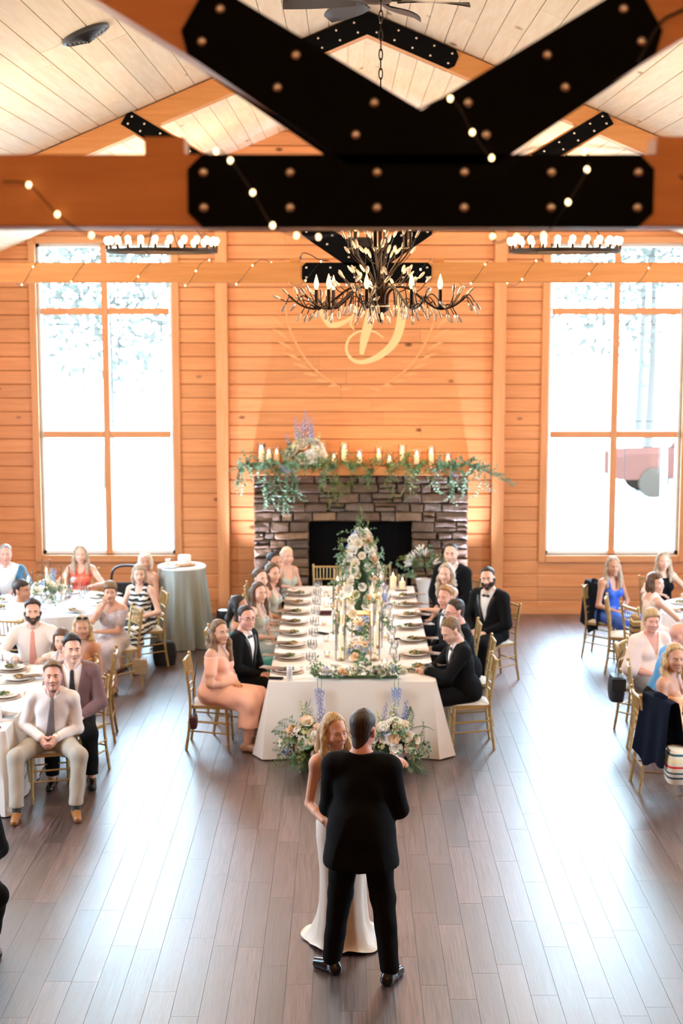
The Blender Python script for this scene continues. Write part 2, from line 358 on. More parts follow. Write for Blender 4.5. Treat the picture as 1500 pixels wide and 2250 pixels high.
# the two tall windows
for i, c in enumerate(WINC):
    wn = struct('window_%d' % (i+1), None); wn.location = (c, BW, 0)
    y = -.03
    for nm, cx, cz, wx, wz in (('casing', -WHW-.05, (WZ0+WZ1)/2, .1, WZ1-WZ0+.2), ('casing', WHW+.05, (WZ0+WZ1)/2, .1, WZ1-WZ0+.2)):
        put(nm, MB().box((cx, y-.005, cz), (wx, .06, wz), bev=.004).mesh(nm, M_trim), wn)
    for nm, cz in (('casing', WZ1+.05), ('sill', WZ0-.05)): put(nm, MB().box((0, y-.01, cz), (2*WHW-.002, .07, .098), bev=.004).mesh(nm, M_trimh), wn)
    fr = MB()
    for sx in (-1, 1): fr.box((sx*(WHW-.02), .12, (WZ0+WZ1)/2), (.04, .14, WZ1-WZ0))
    for z in (WZ0+.03, WZ1-.02): fr.box((0, .12, z), (2*WHW, .14, .05))
    put('reveal', fr.mesh('reveal', M_white_vinyl, False), wn)
    put('mullion', MB().box((0, .055, (WZ0+WZ1)/2), (.095, .10, WZ1-WZ0-.02), bev=.004).mesh('mullion', M_trim), wn)
    tz = (2.608, 4.363)
    for z in tz:
        for sx in (-1, 1): put('transom', MB().box((sx*(WHW+.0)/2, .06, z), (WHW-.10, .09, .095), bev=.004).mesh('transom', M_trimh), wn)
    zs = [WZ0+.04, tz[0]-.047, tz[0]+.047, tz[1]-.047, tz[1]+.047, WZ1-.03]
    for sx in (-1, 1):
        xa, xb = sorted((sx*.047, sx*(WHW-.035)))
        for k in range(3):
            za, zb = zs[2*k], zs[2*k+1]
            pn = put('pane', MB().box(((xa+xb)/2, .11, (za+zb)/2), (xb-xa, .008, zb-za)).mesh('pane', M_pane, False), wn)
            mu = MB()
            for q in (xa+.13, xb-.13): mu.box((q, .118, (za+zb)/2), (.009, .006, zb-za))
            for q in (za+.14, zb-.14): mu.box(((xa+xb)/2, .118, q), (xb-xa, .006, .009))
            put('muntin', mu.mesh('muntin', M_lead, False), pn)
# side and front walls (outside the frame) with their openings
for nm, s in (('wall_left', -1), ('wall_right', 1)):
    m = MB(); X = XC+s*(HW+.1); ys = [FW]
    for y in SIDEWIN: ys += [y-SWW/2, y+SWW/2]
    ys += [BW+.2]
    for k in range(0, len(ys), 2): m.box((X, (ys[k]+ys[k+1])/2, EZ/2), (.2, ys[k+1]-ys[k], EZ+.1))
    for y in SIDEWIN: m.box((X, y, SWZ[0]/2), (.2, SWW, SWZ[0])); m.box((X, y, (SWZ[1]+EZ)/2+.02), (.2, SWW, EZ-SWZ[1]+.05))
    struct(nm, m.mesh(nm, M_wall, False))
m = MB(); m.box((XC, FW-.1, 2.5), (2*HW+.4, .2, 5))
m.prism([(XC-HW-.2, 4.8), (XC-HW-.2, EZ), (XC, RIDGE+.1), (XC+HW+.2, EZ), (XC+HW+.2, 4.8)], FW-.2, FW)
struct('wall_front', m.mesh('wall_front', M_wall, False))
# ceiling: two slopes of backing and single boards over the part in view
m = MB()
for s in (-1, 1):
    m.prism([(XC, RIDGE+.02), (XC+s*(HW+.3), RIDGE+.02-PIT*(HW+.3)), (XC+s*(HW+.3), RIDGE+.2-PIT*(HW+.3)), (XC, RIDGE+.2)], FW-.2, BW+.25)
ceil = struct('ceiling', m.mesh('ceiling', M_gap if 0 else M_ceil, False))
CB = .205; sl = math.sqrt(1+PIT*PIT); CL = 3.05
cm = MB().box((0, 0, .0), (CB-.006, CL-.004, .02), bev=.004).mesh('board', M_ceil, False)
for s in (-1, 1):
    for r in range(int(5.6*sl/CB)):
        d = (r+.5)*CB/sl; off = RNG.random()*CL
        for k in range(7):
            y = 5.2+off+k*CL; y0, y1 = max(y-CL/2, 7.0), min(y+CL/2, BW)
            if y1-y0 < .1 or (abs(s*d) > .23*y1+.5): continue
            o = put('board', cm, ceil, (XC+s*d, (y0+y1)/2, ceil_z(XC+d)+.004), rot=(0, s*math.atan(PIT), 0), scale=(1, (y1-y0)/CL, 1))
# outside: lawn, drive, trees, a red truck and a lamp post seen pale through the glass
struct('ground', MB().box((0, 80, -.35), (260, 150, .1)).mesh('ground', plain('pale gravel', (.75, .75, .70), .9), False))
M_trunk = plain('bark', (.050, .036, .028), .9); M_tree = plain('tree leaves', (.050, .042, .032), .9, var=.15, vscale=1.5)
def tree(x, y, h, label, seed):
    r = np.random.default_rng(seed); t = thing('tree', label, 'tree', (x, y, -.3), group='trees beyond the windows')
    put('trunk', MB().tube(bez([(0, 0, 0), (.1, .05, h*.4), (-.05, 0, h*.9)], 5), np.linspace(.16, .03, 11), 8).mesh('trunk', M_trunk), t)
    n = 1500; P = r.normal(size=(n, 3)); P /= np.linalg.norm(P, axis=1)[:, None]; P *= (r.random(n)**.4)[:, None]
    P = P*np.array((h*.26, h*.26, h*.38))+np.array((0, 0, h*.62)); V = []
    for p in P:
        a, b = r.normal(size=3), r.normal(size=3); a /= np.linalg.norm(a); b -= a*a.dot(b); b /= np.linalg.norm(b); q = .09+.09*r.random()
        V += [p-a*q, p-b*q*.5, p+a*q, p+b*q*.5]
    put('foliage', mk('foliage', V, np.arange(4*n).reshape(-1, 4), False, [M_tree]), t, kind='stuff')
for i, (x, y, h, l) in enumerate([(-9.5, 48, 11, 'tall leafy tree beyond the left window, at its left side'), (-6.2, 40, 9, 'leafy tree seen through the right half of the left window'), (-4.9, 52, 12, 'tree farther back beyond the right edge of the left window'),
                      (6.0, 50, 11, 'leafy tree beyond the left half of the right window'), (8.6, 44, 10, 'leafy tree behind the white lamp post'), (10.6, 56, 13, 'large tree farthest right beyond the right window')]): tree(x, y, h, l, 50+i)
lp = thing('lamp_post', 'white lamp post with a globe outside the right window', 'lamp post', (6.62, 32, -.3))
put('post', MB().cyl((0, 0, 0), (0, 0, 4.6), .07, .05).mesh('post', M_white_vinyl), lp); put('globe', MB().ell((0, 0, 4.8), .26, 14, 10).mesh('globe', M_white_vinyl), lp)
M_red = plain('red car paint', (.066, .026, .020), .8, spec=0)
M_tyre = plain('pale tyre', (.040, .028, .022), .9, spec=0)
tr = thing('truck', 'red pickup truck parked outside the right window', 'truck', (9.3, 39, -.3), rz=.05)
b = MB(); arc = [(1.05*0+.42*math.cos(a), .36+.42*math.sin(a)) for a in np.linspace(0, PI, 9)]
poly = [(-2.6, .45), (-2.6, 1.0), (-2.4, 1.08), (-.9, 1.12), (-.4, 1.75), (1.1, 1.78), (1.5, 1.12), (2.7, 1.10), (2.7, .45)]
b.prism(poly, -.85, .85); put('body', b.mesh('body', M_red, False), tr)
for x in (-1.7, 1.75):
    for yy in (-.88, .7): put('wheel', MB().tube([(x, yy, .38), (x, yy+.2, .38)], .38, 18).mesh('wheel', M_tyre), tr)
for yy in (-.87,): put('window', MB().prism([(-.75, 1.16), (-.33, 1.66), (1.02, 1.68), (1.32, 1.16)], yy, yy+.01).mesh('window', M_tyre, False), tr)
# ------------------------------------------------------------------ timber trusses with black steel plates
def bar2(a, b, h, y0, y1, grow=0):
    """beam in the XZ plane between a and b, depth h"""
    a = np.array(a, float); b = np.array(b, float); d = (b-a)/np.linalg.norm(b-a); n = np.array((-d[1], d[0]))*h/2; a = a-d*grow; b = b+d*grow
    return [tuple(a-n), tuple(b-n), tuple(b+n), tuple(a+n)]
def octo(a, b, h, ch):
    a = np.array(a, float); b = np.array(b, float); L = np.linalg.norm(b-a); d = (b-a)/L; n = np.array((-d[1], d[0])); q = h/2
    loc = [(0, -q+ch), (ch, -q), (L-ch, -q), (L, -q+ch), (L, q-ch), (L-ch, q), (ch, q), (0, q-ch)]
    return [tuple(a+d*u+n*v) for u, v in loc]
def truss(Y, label, T):
    t = thing('roof_truss', label, 'roof truss', (0, 0, 0), group='timber roof trusses'); y0, y1 = Y+.012, Y+.21
    D = lambda n, poly, m=M_beam, a=y0, b=y1: put(n, MB().prism(poly, a, b).mesh(n, m, False), t)
    zb = 4.677; H = .199
    put('bottom_chord', MB().box((XC, (y0+y1)/2, zb+H/2), (2*HW, y1-y0, H), bev=.006).mesh('bottom_chord', M_beam, False), t)
    for s in (-1, 1):
        D('rafter', bar2((XC+s*.0, RIDGE-.02-.11), (XC+s*HW, RIDGE-.02-.11-PIT*HW), .2, 0, 0))
        D('web', bar2((XC+s*.14, zb+H+.083), (XC+s*2.36, zb+H+.593*2.36), .197, 0, 0), a=y0+.002, b=y1-.002)
        D('block', [(XC+s*.66, zb+H), (XC+s*.77, zb+H), (XC+s*.77, zb+H+.05), (XC+s*.66, zb+H+.05)], a=y0+.03, b=y1-.03)
    bm = MB().ell((0, 0, 0), (.014, .010, .014), 10, 6).mesh('bolt', M_bolt)
    def plate(poly, bolts, nm='gusset_plate'):
        for side, (a, b) in enumerate(((Y, Y+.0119), (y1+.0001, y1+.012))):
            p = D(nm, poly, M_black, a, b)
            for (x, z) in bolts: put('bolt', bm, p, (x, a-.004 if side == 0 else b+.004, z))
    w_ = .647
    bx = [XC+q for q in (-.602, -.362, -.121, .121, .362, .602)]
    plate(octo((XC-w_, zb+H/2-.002), (XC+w_, zb+H/2-.002), .2, .04), [(x, z) for x in bx for z in (zb+.052, zb+.148)])
    for s in (-1, 1):
        a = np.array((XC, zb+H+.002)); u = np.array((s*math.cos(.535), math.sin(.535))); n = np.array((-u[1]*s, u[0]*s)); b = a+u*.735
        bl = [tuple(a+u*q+n*v) for q in (.18, .43, .67) for v in (-.05, .05)]
        plate([(x, z+.0) for x, z in octo(a-u*.0, b, .197, .045)][2:6]+[(XC, zb+H+.118), (XC+s*.0, zb+H-.03), (XC+s*.20, zb+H-.03)][::1], bl) if s > 0 else plate([(XC, zb+H-.03), (XC, zb+H+.118)]+[(2*XC-x, z) for x, z in octo(np.array((XC, zb+H+.002)), np.array((XC, zb+H+.002))+np.array((math.cos(.535), math.sin(.535)))*.735, .197, .045)][2:6][::-1]+[(XC-.20, zb+H-.03)], bl)
        # joint of web and rafter
        c = np.array((XC+s*2.20, zb+H+.593*2.20)); plate(octo(c-u*.62, c+u*.22, .16, .0), [tuple(c+u*q+n*v) for q in (-.5, -.33, -.16, .02, .16) for v in (-.04, .04)])
        # peak
        r = np.array((s, -PIT))/sl; rn = np.array((PIT*s, 1))/sl; p0 = np.array((XC, RIDGE-.13)); 
        hv = .1*sl; e0 = p0+r*.95; plate([(XC, p0[1]-hv), tuple(e0-rn*.1-r*.05), tuple(e0-rn*.05), tuple(e0+rn*.05), tuple(e0+rn*.1-r*.05), (XC, p0[1]+hv)] if s > 0 else [(XC, p0[1]+hv), tuple(e0+rn*.1-r*.05), tuple(e0+rn*.05), tuple(e0-rn*.05), tuple(e0-rn*.1-r*.05), (XC, p0[1]-hv)], [tuple(p0+r*q+rn*v) for q in (.12, .31, .50, .69, .88) for v in (-.05, .05)])
    return t
truss(4.37, 'nearest timber roof truss with large black bolted plates across the top', 1)
truss(15.6, 'far timber roof truss with black plates behind the crystal chandelier', 2)
# fairy lights wound along both bottom chords
def fairy(P, label, bulbs, r, wire):
    t = thing('string_lights', label, 'string lights', (0, 0, 0))
    put('wire', MB().tube(P, wire, 5).mesh('wire', M_blk), t)
    bm = MB().ell((0, 0, 0), (r, r, r*1.2), 8, 6).mesh('bulb', M_led)
    for b in bulbs: put('bulb', bm, t, b)
P = bez([(-.95, 4.36, 4.80), (-.877, 4.35, 4.79), (-.80, 4.35, 4.71), (-.715, 4.40, 4.655), (-.6, 4.5, 4.65), (-.5, 4.62, 4.72), (-.48, 4.62, 4.86), (-.37, 4.5, 4.895), (-.318, 4.34, 4.855), (-.257, 4.335, 4.768), (-.203, 4.335, 4.679), (-.14, 4.42, 4.655), (-.08, 4.52, 4.655), (.0, 4.62, 4.70), (.02, 4.62, 4.90), (.1, 4.6, 5.05), (.193, 4.5, 5.012), (.285, 4.335, 5.02), (.346, 4.335, 4.93), (.40, 4.34, 4.862), (.43, 4.45, 4.895), (.52, 4.62, 4.86), (.6, 4.63, 4.9), (.68, 4.5, 4.893), (.662, 4.335, 4.83), (.612, 4.335, 4.742), (.555, 4.40, 4.655), (.49, 4.5, 4.655), (.43, 4.6, 4.66), (.5, 4.65, 4.9), (.8, 4.5, 4.9), (.95, 4.36, 4.8)], 6)
fairy(P, 'wire of warm fairy bulbs wound round the nearest truss beam', [tuple(P[i*6]) for i in (1, 2, 3, 7, 8, 9, 10, 11, 12, 16, 17, 18, 19, 20, 23, 24, 25, 26, 27, 28)], .0068, .0022)
P = []; k = 0
for x in np.arange(-3.75, 4.3, .075):
    a = (x+3.75)/.56*2*PI; P.append((x+.05*math.sin(a*.37), 15.7-.135*math.cos(a), 4.777+.128*math.sin(a)))
P = np.array(P); fairy(bez(P, 3), 'thin wire of tiny fairy bulbs wound round the far truss beam', [tuple(p) for i, p in enumerate(P) if i % 2 == 0], .009, .0025)
# ------------------------------------------------------------------ ceiling fan, vent, chandeliers
f = thing('ceiling_fan', 'dark ceiling fan with leaf-shaped blades under the ridge', 'ceiling fan', (XC, 10.9, 6.485))
put('downrod', MB().cyl((0, 0, .05), (0, 0, RIDGE-6.51), .014).mesh('downrod', M_iron), f)
put('motor', MB().lathe([(.0, .16), (.05, .15), (.11, .10), (.12, .05), (.10, .02), (.04, .012), (0, .01)], 18).mesh('motor', M_iron), f)
M_fanb = plain('fan blade', (.05, .038, .03), .5)
for i, a in enumerate((2, 62, 122, 178, 238, 302)):
    G = []
    for u in np.linspace(0, 1, 9):
        wd = .025+.075*math.sin(PI*min(1, u*.93+.05))**.8
        G.append([(.14+.5*u, wd*v, .03+.02*v-.02*u*u) for v in (-1, -.5, 0, .5, 1)])
    b = MB().grid(G).grid([[(x, y, z-.008) for x, y, z in row] for row in G]).box((.12, 0, .03), (.1, .03, .01))
    put('blade', b.mesh('blade', M_fanb), f, rz=math.radians(a))
v = thing('ceiling_vent', 'round black air vent in the left ceiling slope', 'vent', (-1.91, 11.67, ceil_z(-1.91)-.008), rot=(0, -math.atan(PIT), 0))
for k, r in enumerate((.185, .15, .118, .088, .058, .03)):
    put('ring', MB().lathe([(r, .0), (r, -.018-.006*k), (r-.022, -.030-.009*k), (r-.026, -.022-.009*k)], 28).mesh('ring', M_blk if k else plain('vent flange', (.06, .06, .06), .35)), v)
put('core', MB().lathe([(.175, .002), (.0, .002)], 24).mesh('core', M_blk), v)
CY = 9.5
ch = thing('crystal_chandelier', 'bronze branching chandelier with crystal buds and candle bulbs in the middle', 'chandelier', (XC, CY, 0))
put('hub', MB().lathe([(.0, 4.352), (.012, 4.356), (.016, 4.368), (.008, 4.376), (.02, 4.384), (.022, 4.392), (.012, 4.40), (.03, 4.412), (.05, 4.425), (.055, 4.438), (.055, 4.462), (.05, 4.466), (.02, 4.47), (.0, 4.47)], 18).mesh('hub', M_iron), ch)
put('column', MB().cyl((0, 0, 4.46), (0, 0, 5.08), .012).cyl((0, 0, 4.46), (0, 0, 4.62), .028).mesh('column', M_iron), ch)
cmz = MB()
for k in range(30):
    a = k*PI*2/30; cmz.ell((.057*math.cos(a), .057*math.sin(a), 4.45), .006, 6, 4)
put('bead_ring', cmz.mesh('bead_ring', M_crystal), ch)
link = MB()
for k in range(26):
    z = 5.1+.056*k; T = [(.011*math.cos(a)*(k % 2), .011*math.cos(a)*(1-k % 2), z+.034*math.sin(a)) for a in np.linspace(0, 2*PI, 13)]; link.tube(T, .0035, 5)
link.cyl((0, 0, 5.06), (0, 0, 5.12), .006); link.cyl((0, 0, 6.55), (0, 0, RIDGE-.02), .005)
put('chain', link.mesh('chain', M_iron), ch)
bud = MB().ell((0, 0, .029), (.012, .009, .030), 6, 5).mesh('crystal_bud', M_crystal, False)
bulb = MB().lathe([(.006, 0), (.012, .012), (.0155, .03), (.013, .05), (.006, .075), (.001, .092)], 10, cap=True).mesh('bulb', M_bulb)
cup = MB().lathe([(.004, -.012), (.024, .0), (.022, .003), (.012, .003), (.011, .105), (.0, .105)], 10).mesh('candle_sleeve', M_iron)
def buds(tips, par):
    for p, d in tips:
        put('crystal_bud', bud, par, tuple(p), rot=Vector(d).to_track_quat('Z', 'Y').to_euler())
NA = 9
def radial(a, pts): return [(r*math.cos(a), r*math.sin(a), z) for r, z in pts]
rg = random.Random(4)
for k in range(NA):
    a = 2*PI*(k+.5)/NA-.05
    path = bez(radial(a, [(.045, 4.46), (.055, 4.53), (.11, 4.568), (.19, 4.555), (.28, 4.49), (.37, 4.437), (.46, 4.447), (.53, 4.49), (.56, 4.52)]), 5)
    arm = MB(); arm.tube(path, np.linspace(.0095, .005, len(path)), 7); tips = []
    def twig(i, da, dz, dr, r=.0032):
        p0 = path[i]; a2 = a+da; e = np.array((math.cos(a2)*dr, math.sin(a2)*dr, dz)); mid = p0+e*.55+np.array((0, 0, .4*dr-.2*dz if dz < 0 else -.01))
        T = bez([p0, mid, p0+e], 4); arm.tube(T, r, 5); d = T[-1]-T[-2]; tips.append((T[-1], d/np.linalg.norm(d)))
    d = path[-1]-path[-2]; tips.append((path[-1], d/np.linalg.norm(d)))
    for i, da, dz, dr in ((34, .7, .0, .10), (34, -.6, -.02, .09), (29, .9, .07, .06), (30, -.9, .075, .06), (26, .6, -.025, .10), (26, -.6, -.03, .09), (22, .8, -.045, .06), (20, -.8, -.04, .055), (16, .9, -.085, .035), (15, -.7, -.10, .03), (13, .4, -.11, .02),
                          (17, 1.1, .05, .08), (14, -1.0, .065, .08), (10, .8, .085, .085)):
        twig(i, da+rg.uniform(-.25, .25), dz+rg.uniform(-.012, .012), dr)
    am = put('arm', arm.mesh('arm', M_iron), ch); buds(tips, am)
    cpos = (path[26][0], path[26][1], path[26][2]+.012)
    put('candle_sleeve', cup, am, cpos); put('bulb', bulb, am, (cpos[0], cpos[1], cpos[2]+.105))
for k in range(6):          # upper tier
    a = 2*PI*k/6+.35
    path = bez(radial(a, [(.03, 4.50), (.05, 4.60), (.10, 4.68), (.16, 4.745), (.19, 4.785), (.195, 4.80)]), 4); arm = MB(); arm.tube(path, np.linspace(.007, .004, len(path)), 6); tips = []
    for i, da, dz, dr in ((13, .9, .10, .08), (13, -.8, .115, .07), (9, .7, .10, .06), (9, -.9, .07, .09)):
        p0 = path[i]; e = np.array((math.cos(a+da)*dr, math.sin(a+da)*dr, dz)); T = bez([p0, p0+e*.5+np.array((0, 0, -.012)), p0+e], 3); arm.tube(T, .003, 5); d = T[-1]-T[-2]; tips.append((T[-1], d/np.linalg.norm(d)))
    am = put('arm', arm.mesh('arm', M_iron), ch); buds(tips, am)
    put('candle_sleeve', cup, am, (path[-1][0], path[-1][1], 4.80)); put('bulb', bulb, am, (path[-1][0], path[-1][1], 4.905))
arm = MB(); tips = []
for k in range(9):
    a = 2*PI*k/9; z = 4.55+.03*(k % 5); T = bez([(.02*math.cos(a), .02*math.sin(a), z), (.035*math.cos(a), .035*math.sin(a), z+.10), (.06*math.cos(a), .06*math.sin(a), z+.19)], 4); arm.tube(T, .003, 5); tips.append((T[-1], (math.cos(a)*.4, math.sin(a)*.4, 1)))
    b2 = (.055*math.cos(a), .055*math.sin(a), 4.435-.02*(k % 3)); tips.append((b2, (math.cos(a)*.5, math.sin(a)*.5, -1)))
am = put('stem_cluster', arm.mesh('stem_cluster', M_iron), ch); buds(tips, am)
lamp('chandelier_glow', 'POINT', (XC, CY, 4.66), 90, (1, .62, .30), shadow_soft_size=.5)
# two round ring chandeliers
gb = MB().lathe([(.010, .045), (.016, .055), (.033, .085), (.038, .11), (.030, .135), (.0, .15)], 10).mesh('globe_bulb', plain('lit globe bulb', (1, .9, .7), .3, emit=(1, .72, .42), es=4))
sk = MB().lathe([(.0, .0), (.016, .0), (.014, .05), (.0, .05)], 8).mesh('socket', M_iron)
for s, l in ((-1, 'round bronze ring chandelier of globe bulbs over the left side'), (1, 'round bronze ring chandelier of globe bulbs over the right side')):
    r = thing('ring_chandelier', l, 'chandelier', (XC+s*2.43, 18.9, 5.12)); R_ = .66
    for q in (R_, R_-.14):
        pass
    put('ring', MB().lathe([(R_, 0), (R_+.012, 0), (R_+.012, -.045), (R_, -.045), (R_, 0)], 48).mesh('ring', M_iron), r)
    sp = MB()
    for k in range(4): a = k*PI/2+.4; sp.cyl((R_*math.cos(a), R_*math.sin(a), -.02), (0, 0, .75), .006, n=6)
    sp.cyl((0, 0, .7), (0, 0, ceil_z(XC+2.43)-5.14), .008, n=6); put('hanger', sp.mesh('hanger', M_iron), r)
    for k in range(24):
        a = 2*PI*k/24; x, y = R_*math.cos(a), R_*math.sin(a); so = put('socket', sk, r, (x, y, -.005)); put('bulb', gb, so, (0, 0, 0))
    lamp('ring_glow', 'POINT', (XC+s*2.43, 18.9, 5.35), 130, (1, .68, .36), shadow_soft_size=.6)
pj = thing('projector', 'black projector on the far truss above the plate', 'projector', (XC-.05, 15.75, 5.02))
put('case', MB().box((0, -.02, .05), (.27, .26, .11), bev=.02).mesh('case', M_blk), pj); put('lens', MB().cyl((.05, -.19, .04), (.05, -.13, .04), .035, n=14).mesh('lens', M_blk), pj); put('vent_slot', MB().box((-.06, -.152, .06), (.09, .006, .04)).mesh('vent_slot', M_iron), pj); put('bracket', MB().cyl((0, -.02, -.0), (0, -.02, -.14), .02).mesh('bracket', M_blk), pj)
wc = thing('wire_clip', 'black cord curling up from the far beam, left of the projector', 'cord', (0, 0, 0))
put('cord', MB().tube(bez([(-.18, 15.7, 4.89), (-.28, 15.68, 4.91), (-.36, 15.66, 4.955), (-.43, 15.65, 4.97), (-.455, 15.65, 4.93)], 6), .005, 6).mesh('cord', M_blk), wc); put('plug', MB().cyl((-.455, 15.65, 4.935), (-.458, 15.65, 4.89), .012, .007, 8).mesh('plug', M_blk), wc)

tc_ = thing('truss_cable', 'dark cable running up the right arm of the nearest truss', 'cable', (0, 0, 0)); put('cable', MB().tube(bez([(.80, 4.372, 5.12), (.857, 4.366, 5.223), (.902, 4.366, 5.252), (.955, 4.366, 5.278), (1.2, 4.366, 5.42), (1.9, 4.366, 5.84)], 6), .0045, 6).mesh('cable', M_blk), tc_)
# ------------------------------------------------------------------ stone fireplace, mantel, candles
FY = 21.75; FX0, FX1 = -1.31, 1.735; FZ = 2.06; BX0, BX1, BZ = -.525, .935, 1.40
fp = thing('fireplace', 'stacked stone fireplace with a dark square firebox at the end wall', 'fireplace', (0, 0, 0))
m = MB()
m.box(((FX0+BX0)/2, (FY+22.07)/2+.015, FZ/2), (BX0-FX0-.02, 22.07-FY-.03, FZ)); m.box(((FX1+BX1)/2, (FY+22.07)/2+.015, FZ/2), (FX1-BX1-.02, 22.07-FY-.03, FZ)); m.box(((BX0+BX1)/2, (FY+22.07)/2+.015, (FZ+BZ)/2+.01), (BX1-BX0+.04, 22.07-FY-.03, FZ-BZ-.02))
put('mortar', m.mesh('mortar', plain('dark mortar', (.05, .037, .028), .95), False), fp)
m = MB(); m.box(((BX0+BX1)/2, FY+.12, BZ/2), (BX1-BX0+.04, .02, BZ+.02)); put('firebox', m.mesh('firebox', plain('firebox black', (.003, .0025, .0025), .9, spec=.08), False), fp)
def stonemat():
    m = bpy.data.materials.new('ledge stone'); t, b = nodes(m); N = t.nodes.new; L = t.links.new
    oi = N('ShaderNodeObjectInfo'); r = N('ShaderNodeValToRGB'); e = r.color_ramp.elements
    e[0].color = (.075, .043, .027, 1); e[1].color = (.23, .125, .062, 1)
    for p, q in ((.25, (.12, .07, .042)), (.5, (.085, .056, .04)), (.72, (.17, .095, .05)), (.88, (.12, .09, .07))): k = e.new(p); k.color = (*q, 1)
    L(oi.outputs['Random'], r.inputs[0]); g = N('ShaderNodeNewGeometry'); n = N('ShaderNodeTexNoise'); n.inputs['Scale'].default_value = 16; n.inputs['Detail'].default_value = 5; L(g.outputs['Position'], n.inputs['Vector'])
    mr = N('ShaderNodeMapRange'); mr.inputs['To Min'].default_value = .5; mr.inputs['To Max'].default_value = 1.5; L(n.outputs['Fac'], mr.inputs['Value'])
    hs = N('ShaderNodeHueSaturation'); L(mr.outputs[0], hs.inputs['Value']); L(r.outputs[0], hs.inputs['Color']); L(hs.outputs[0], b.inputs['Base Color']); b.inputs['Roughness'].default_value = .42; b.inputs['Specular IOR Level'].default_value = .6
    bp = N('ShaderNodeBump'); bp.inputs['Strength'].default_value = .8; bp.inputs['Distance'].default_value = .015; L(n.outputs['Fac'], bp.inputs['Height']); L(bp.outputs[0], b.inputs['Normal']); return m
M_stone = stonemat(); rs = random.Random(11)
def stone(x0, x1, z0, z1):
    g = .006; x0 += g; x1 -= g; z0 += g; z1 -= g
    if x1-x0 < .03: return
    d = rs.uniform(.035, .07); j = lambda: rs.uniform(-.008, .008); c = rs.uniform(.012, .022)
    out = [(x0+j(), z0+j()), ((x0+x1)/2+j()*2, z0+j()), (x1+j(), z0+j()), (x1+j(), (z0+z1)/2+j()), (x1+j(), z1+j()), ((x0+x1)/2+j()*2, z1+j()), (x0+j(), z1+j()), (x0+j(), (z0+z1)/2+j())]
    cx, cz = (x0+x1)/2, (z0+z1)/2; V = []
    for dep, sh in ((0.02, 0), (-d*.6, 0), (-d, c)):
        for (x, z) in out: V.append((x-math.copysign(min(sh, abs(x-cx)), x-cx) if sh else x, FY+dep+(rs.uniform(-.008, .008) if sh else 0), z-math.copysign(min(sh, abs(z-cz)), z-cz) if sh else z))
    F = [(i+k*8, (i+1) % 8+k*8, (i+1) % 8+(k+1)*8, i+(k+1)*8) for k in (0, 1) for i in range(8)]+[tuple(range(16, 24))[::-1]]
    put('stone', MB().add(V, F).mesh('stone', M_stone, False), fp)
z = 0.0
while z < FZ-.02:
    h = rs.choice((.075, .09, .105, .125, .14)); 
    if FZ-z-h < .07: h = FZ-z
    if z < BZ < z+h+.05: h = BZ-z if BZ-z > .06 else h
    spans = [(FX0, BX0), (BX1, FX1)] if z+.02 < BZ else [(FX0, FX1)]
    for a, b in spans:
        x = a
        while x < b-.01:
            q = rs.uniform(.13, .42)*(.8 if h < .1 else 1)
            if b-x-q < .1: q = b-x
            if h > .12 and rs.random() < .3 and q < .36: zz_ = z+h*rs.uniform(.4, .6); stone(x, x+q, z, zz_); stone(x, x+q, zz_, z+h)
            else: stone(x, x+q, z, z+h)
            x += q
    z += h
MT = 2.195
mt = thing('mantel_shelf', 'thick wooden mantel beam on top of the stone fireplace', 'mantel', (0, 0, 0))
put('beam', MB().box((XC, FY+.075, MT-.06), (3.16, .48, .12), bev=.006).mesh('beam', wood('mantel wood', (.52, .20, .06), (.66, .27, .09), grain=0, rough=.45, knots=.8), False), mt)
for i, (px, h, pos) in enumerate([(-1.20, .215, 0), (-1.09, .165, 1), (-.985, .16, 0), (-.17, .095, 1), (-.025, .22, 0), (.19, .135, 1), (.465, .16, 0), (.615, .085, 1), (.80, .19, 0), (1.00, .145, 1), (1.21, .17, 0), (1.44, .10, 1)]):
    y = FY-.02 if pos else FY+.1; r = .036 if h < .2 else .041
    side = 'left' if px < XC else 'right'
    c = thing('candle', 'lit pillar candle on the mantel, %s from its left end' % (ORD[i]), 'candle', (px, y, MT), group='pillar candles on the mantel')
    put('wax', MB().lathe([(0, 0), (r, 0), (r, h), (r*.85, h+.004), (r*.6, h-.006), (0, h-.008)], 14).mesh('wax', M_wax), c)
    put('wick', MB().cyl((0, 0, h-.008), (0, 0, h+.014), .002, n=5).mesh('wick', M_wick), c)
    put('flame', MB().lathe([(0, h+.004), (.011, h+.014), (.0135, h+.026), (.009, h+.046), (0, h+.07)], 8).mesh('flame', M_flame), c)
    put('hurricane', MB().lathe([(r+.022, .0), (r+.022, h+.10), (r+.0195, h+.10), (r+.0195, .004)], 18).mesh('hurricane', M_glass), c)
lt = lamp('candle_glow', 'AREA', (XC+.55, FY-.25, MT+.28), 4, (1, .55, .24), shape='RECTANGLE', size=1.9, size_y=.12); lt.rotation_euler = (PI/2, 0, 0)
ol = thing('wall_outlet', 'small dark plugged wall outlet above the left mantel candle', 'outlet', (-1.19, BW-.03, 2.43)); put('cover', MB().box((0, 0, 0), (.075, .012, .09), bev=.003).mesh('cover', M_blk), ol); put('plug', MB().box((0, -.02, .01), (.04, .03, .04), bev=.004).mesh('plug', M_blk), ol)
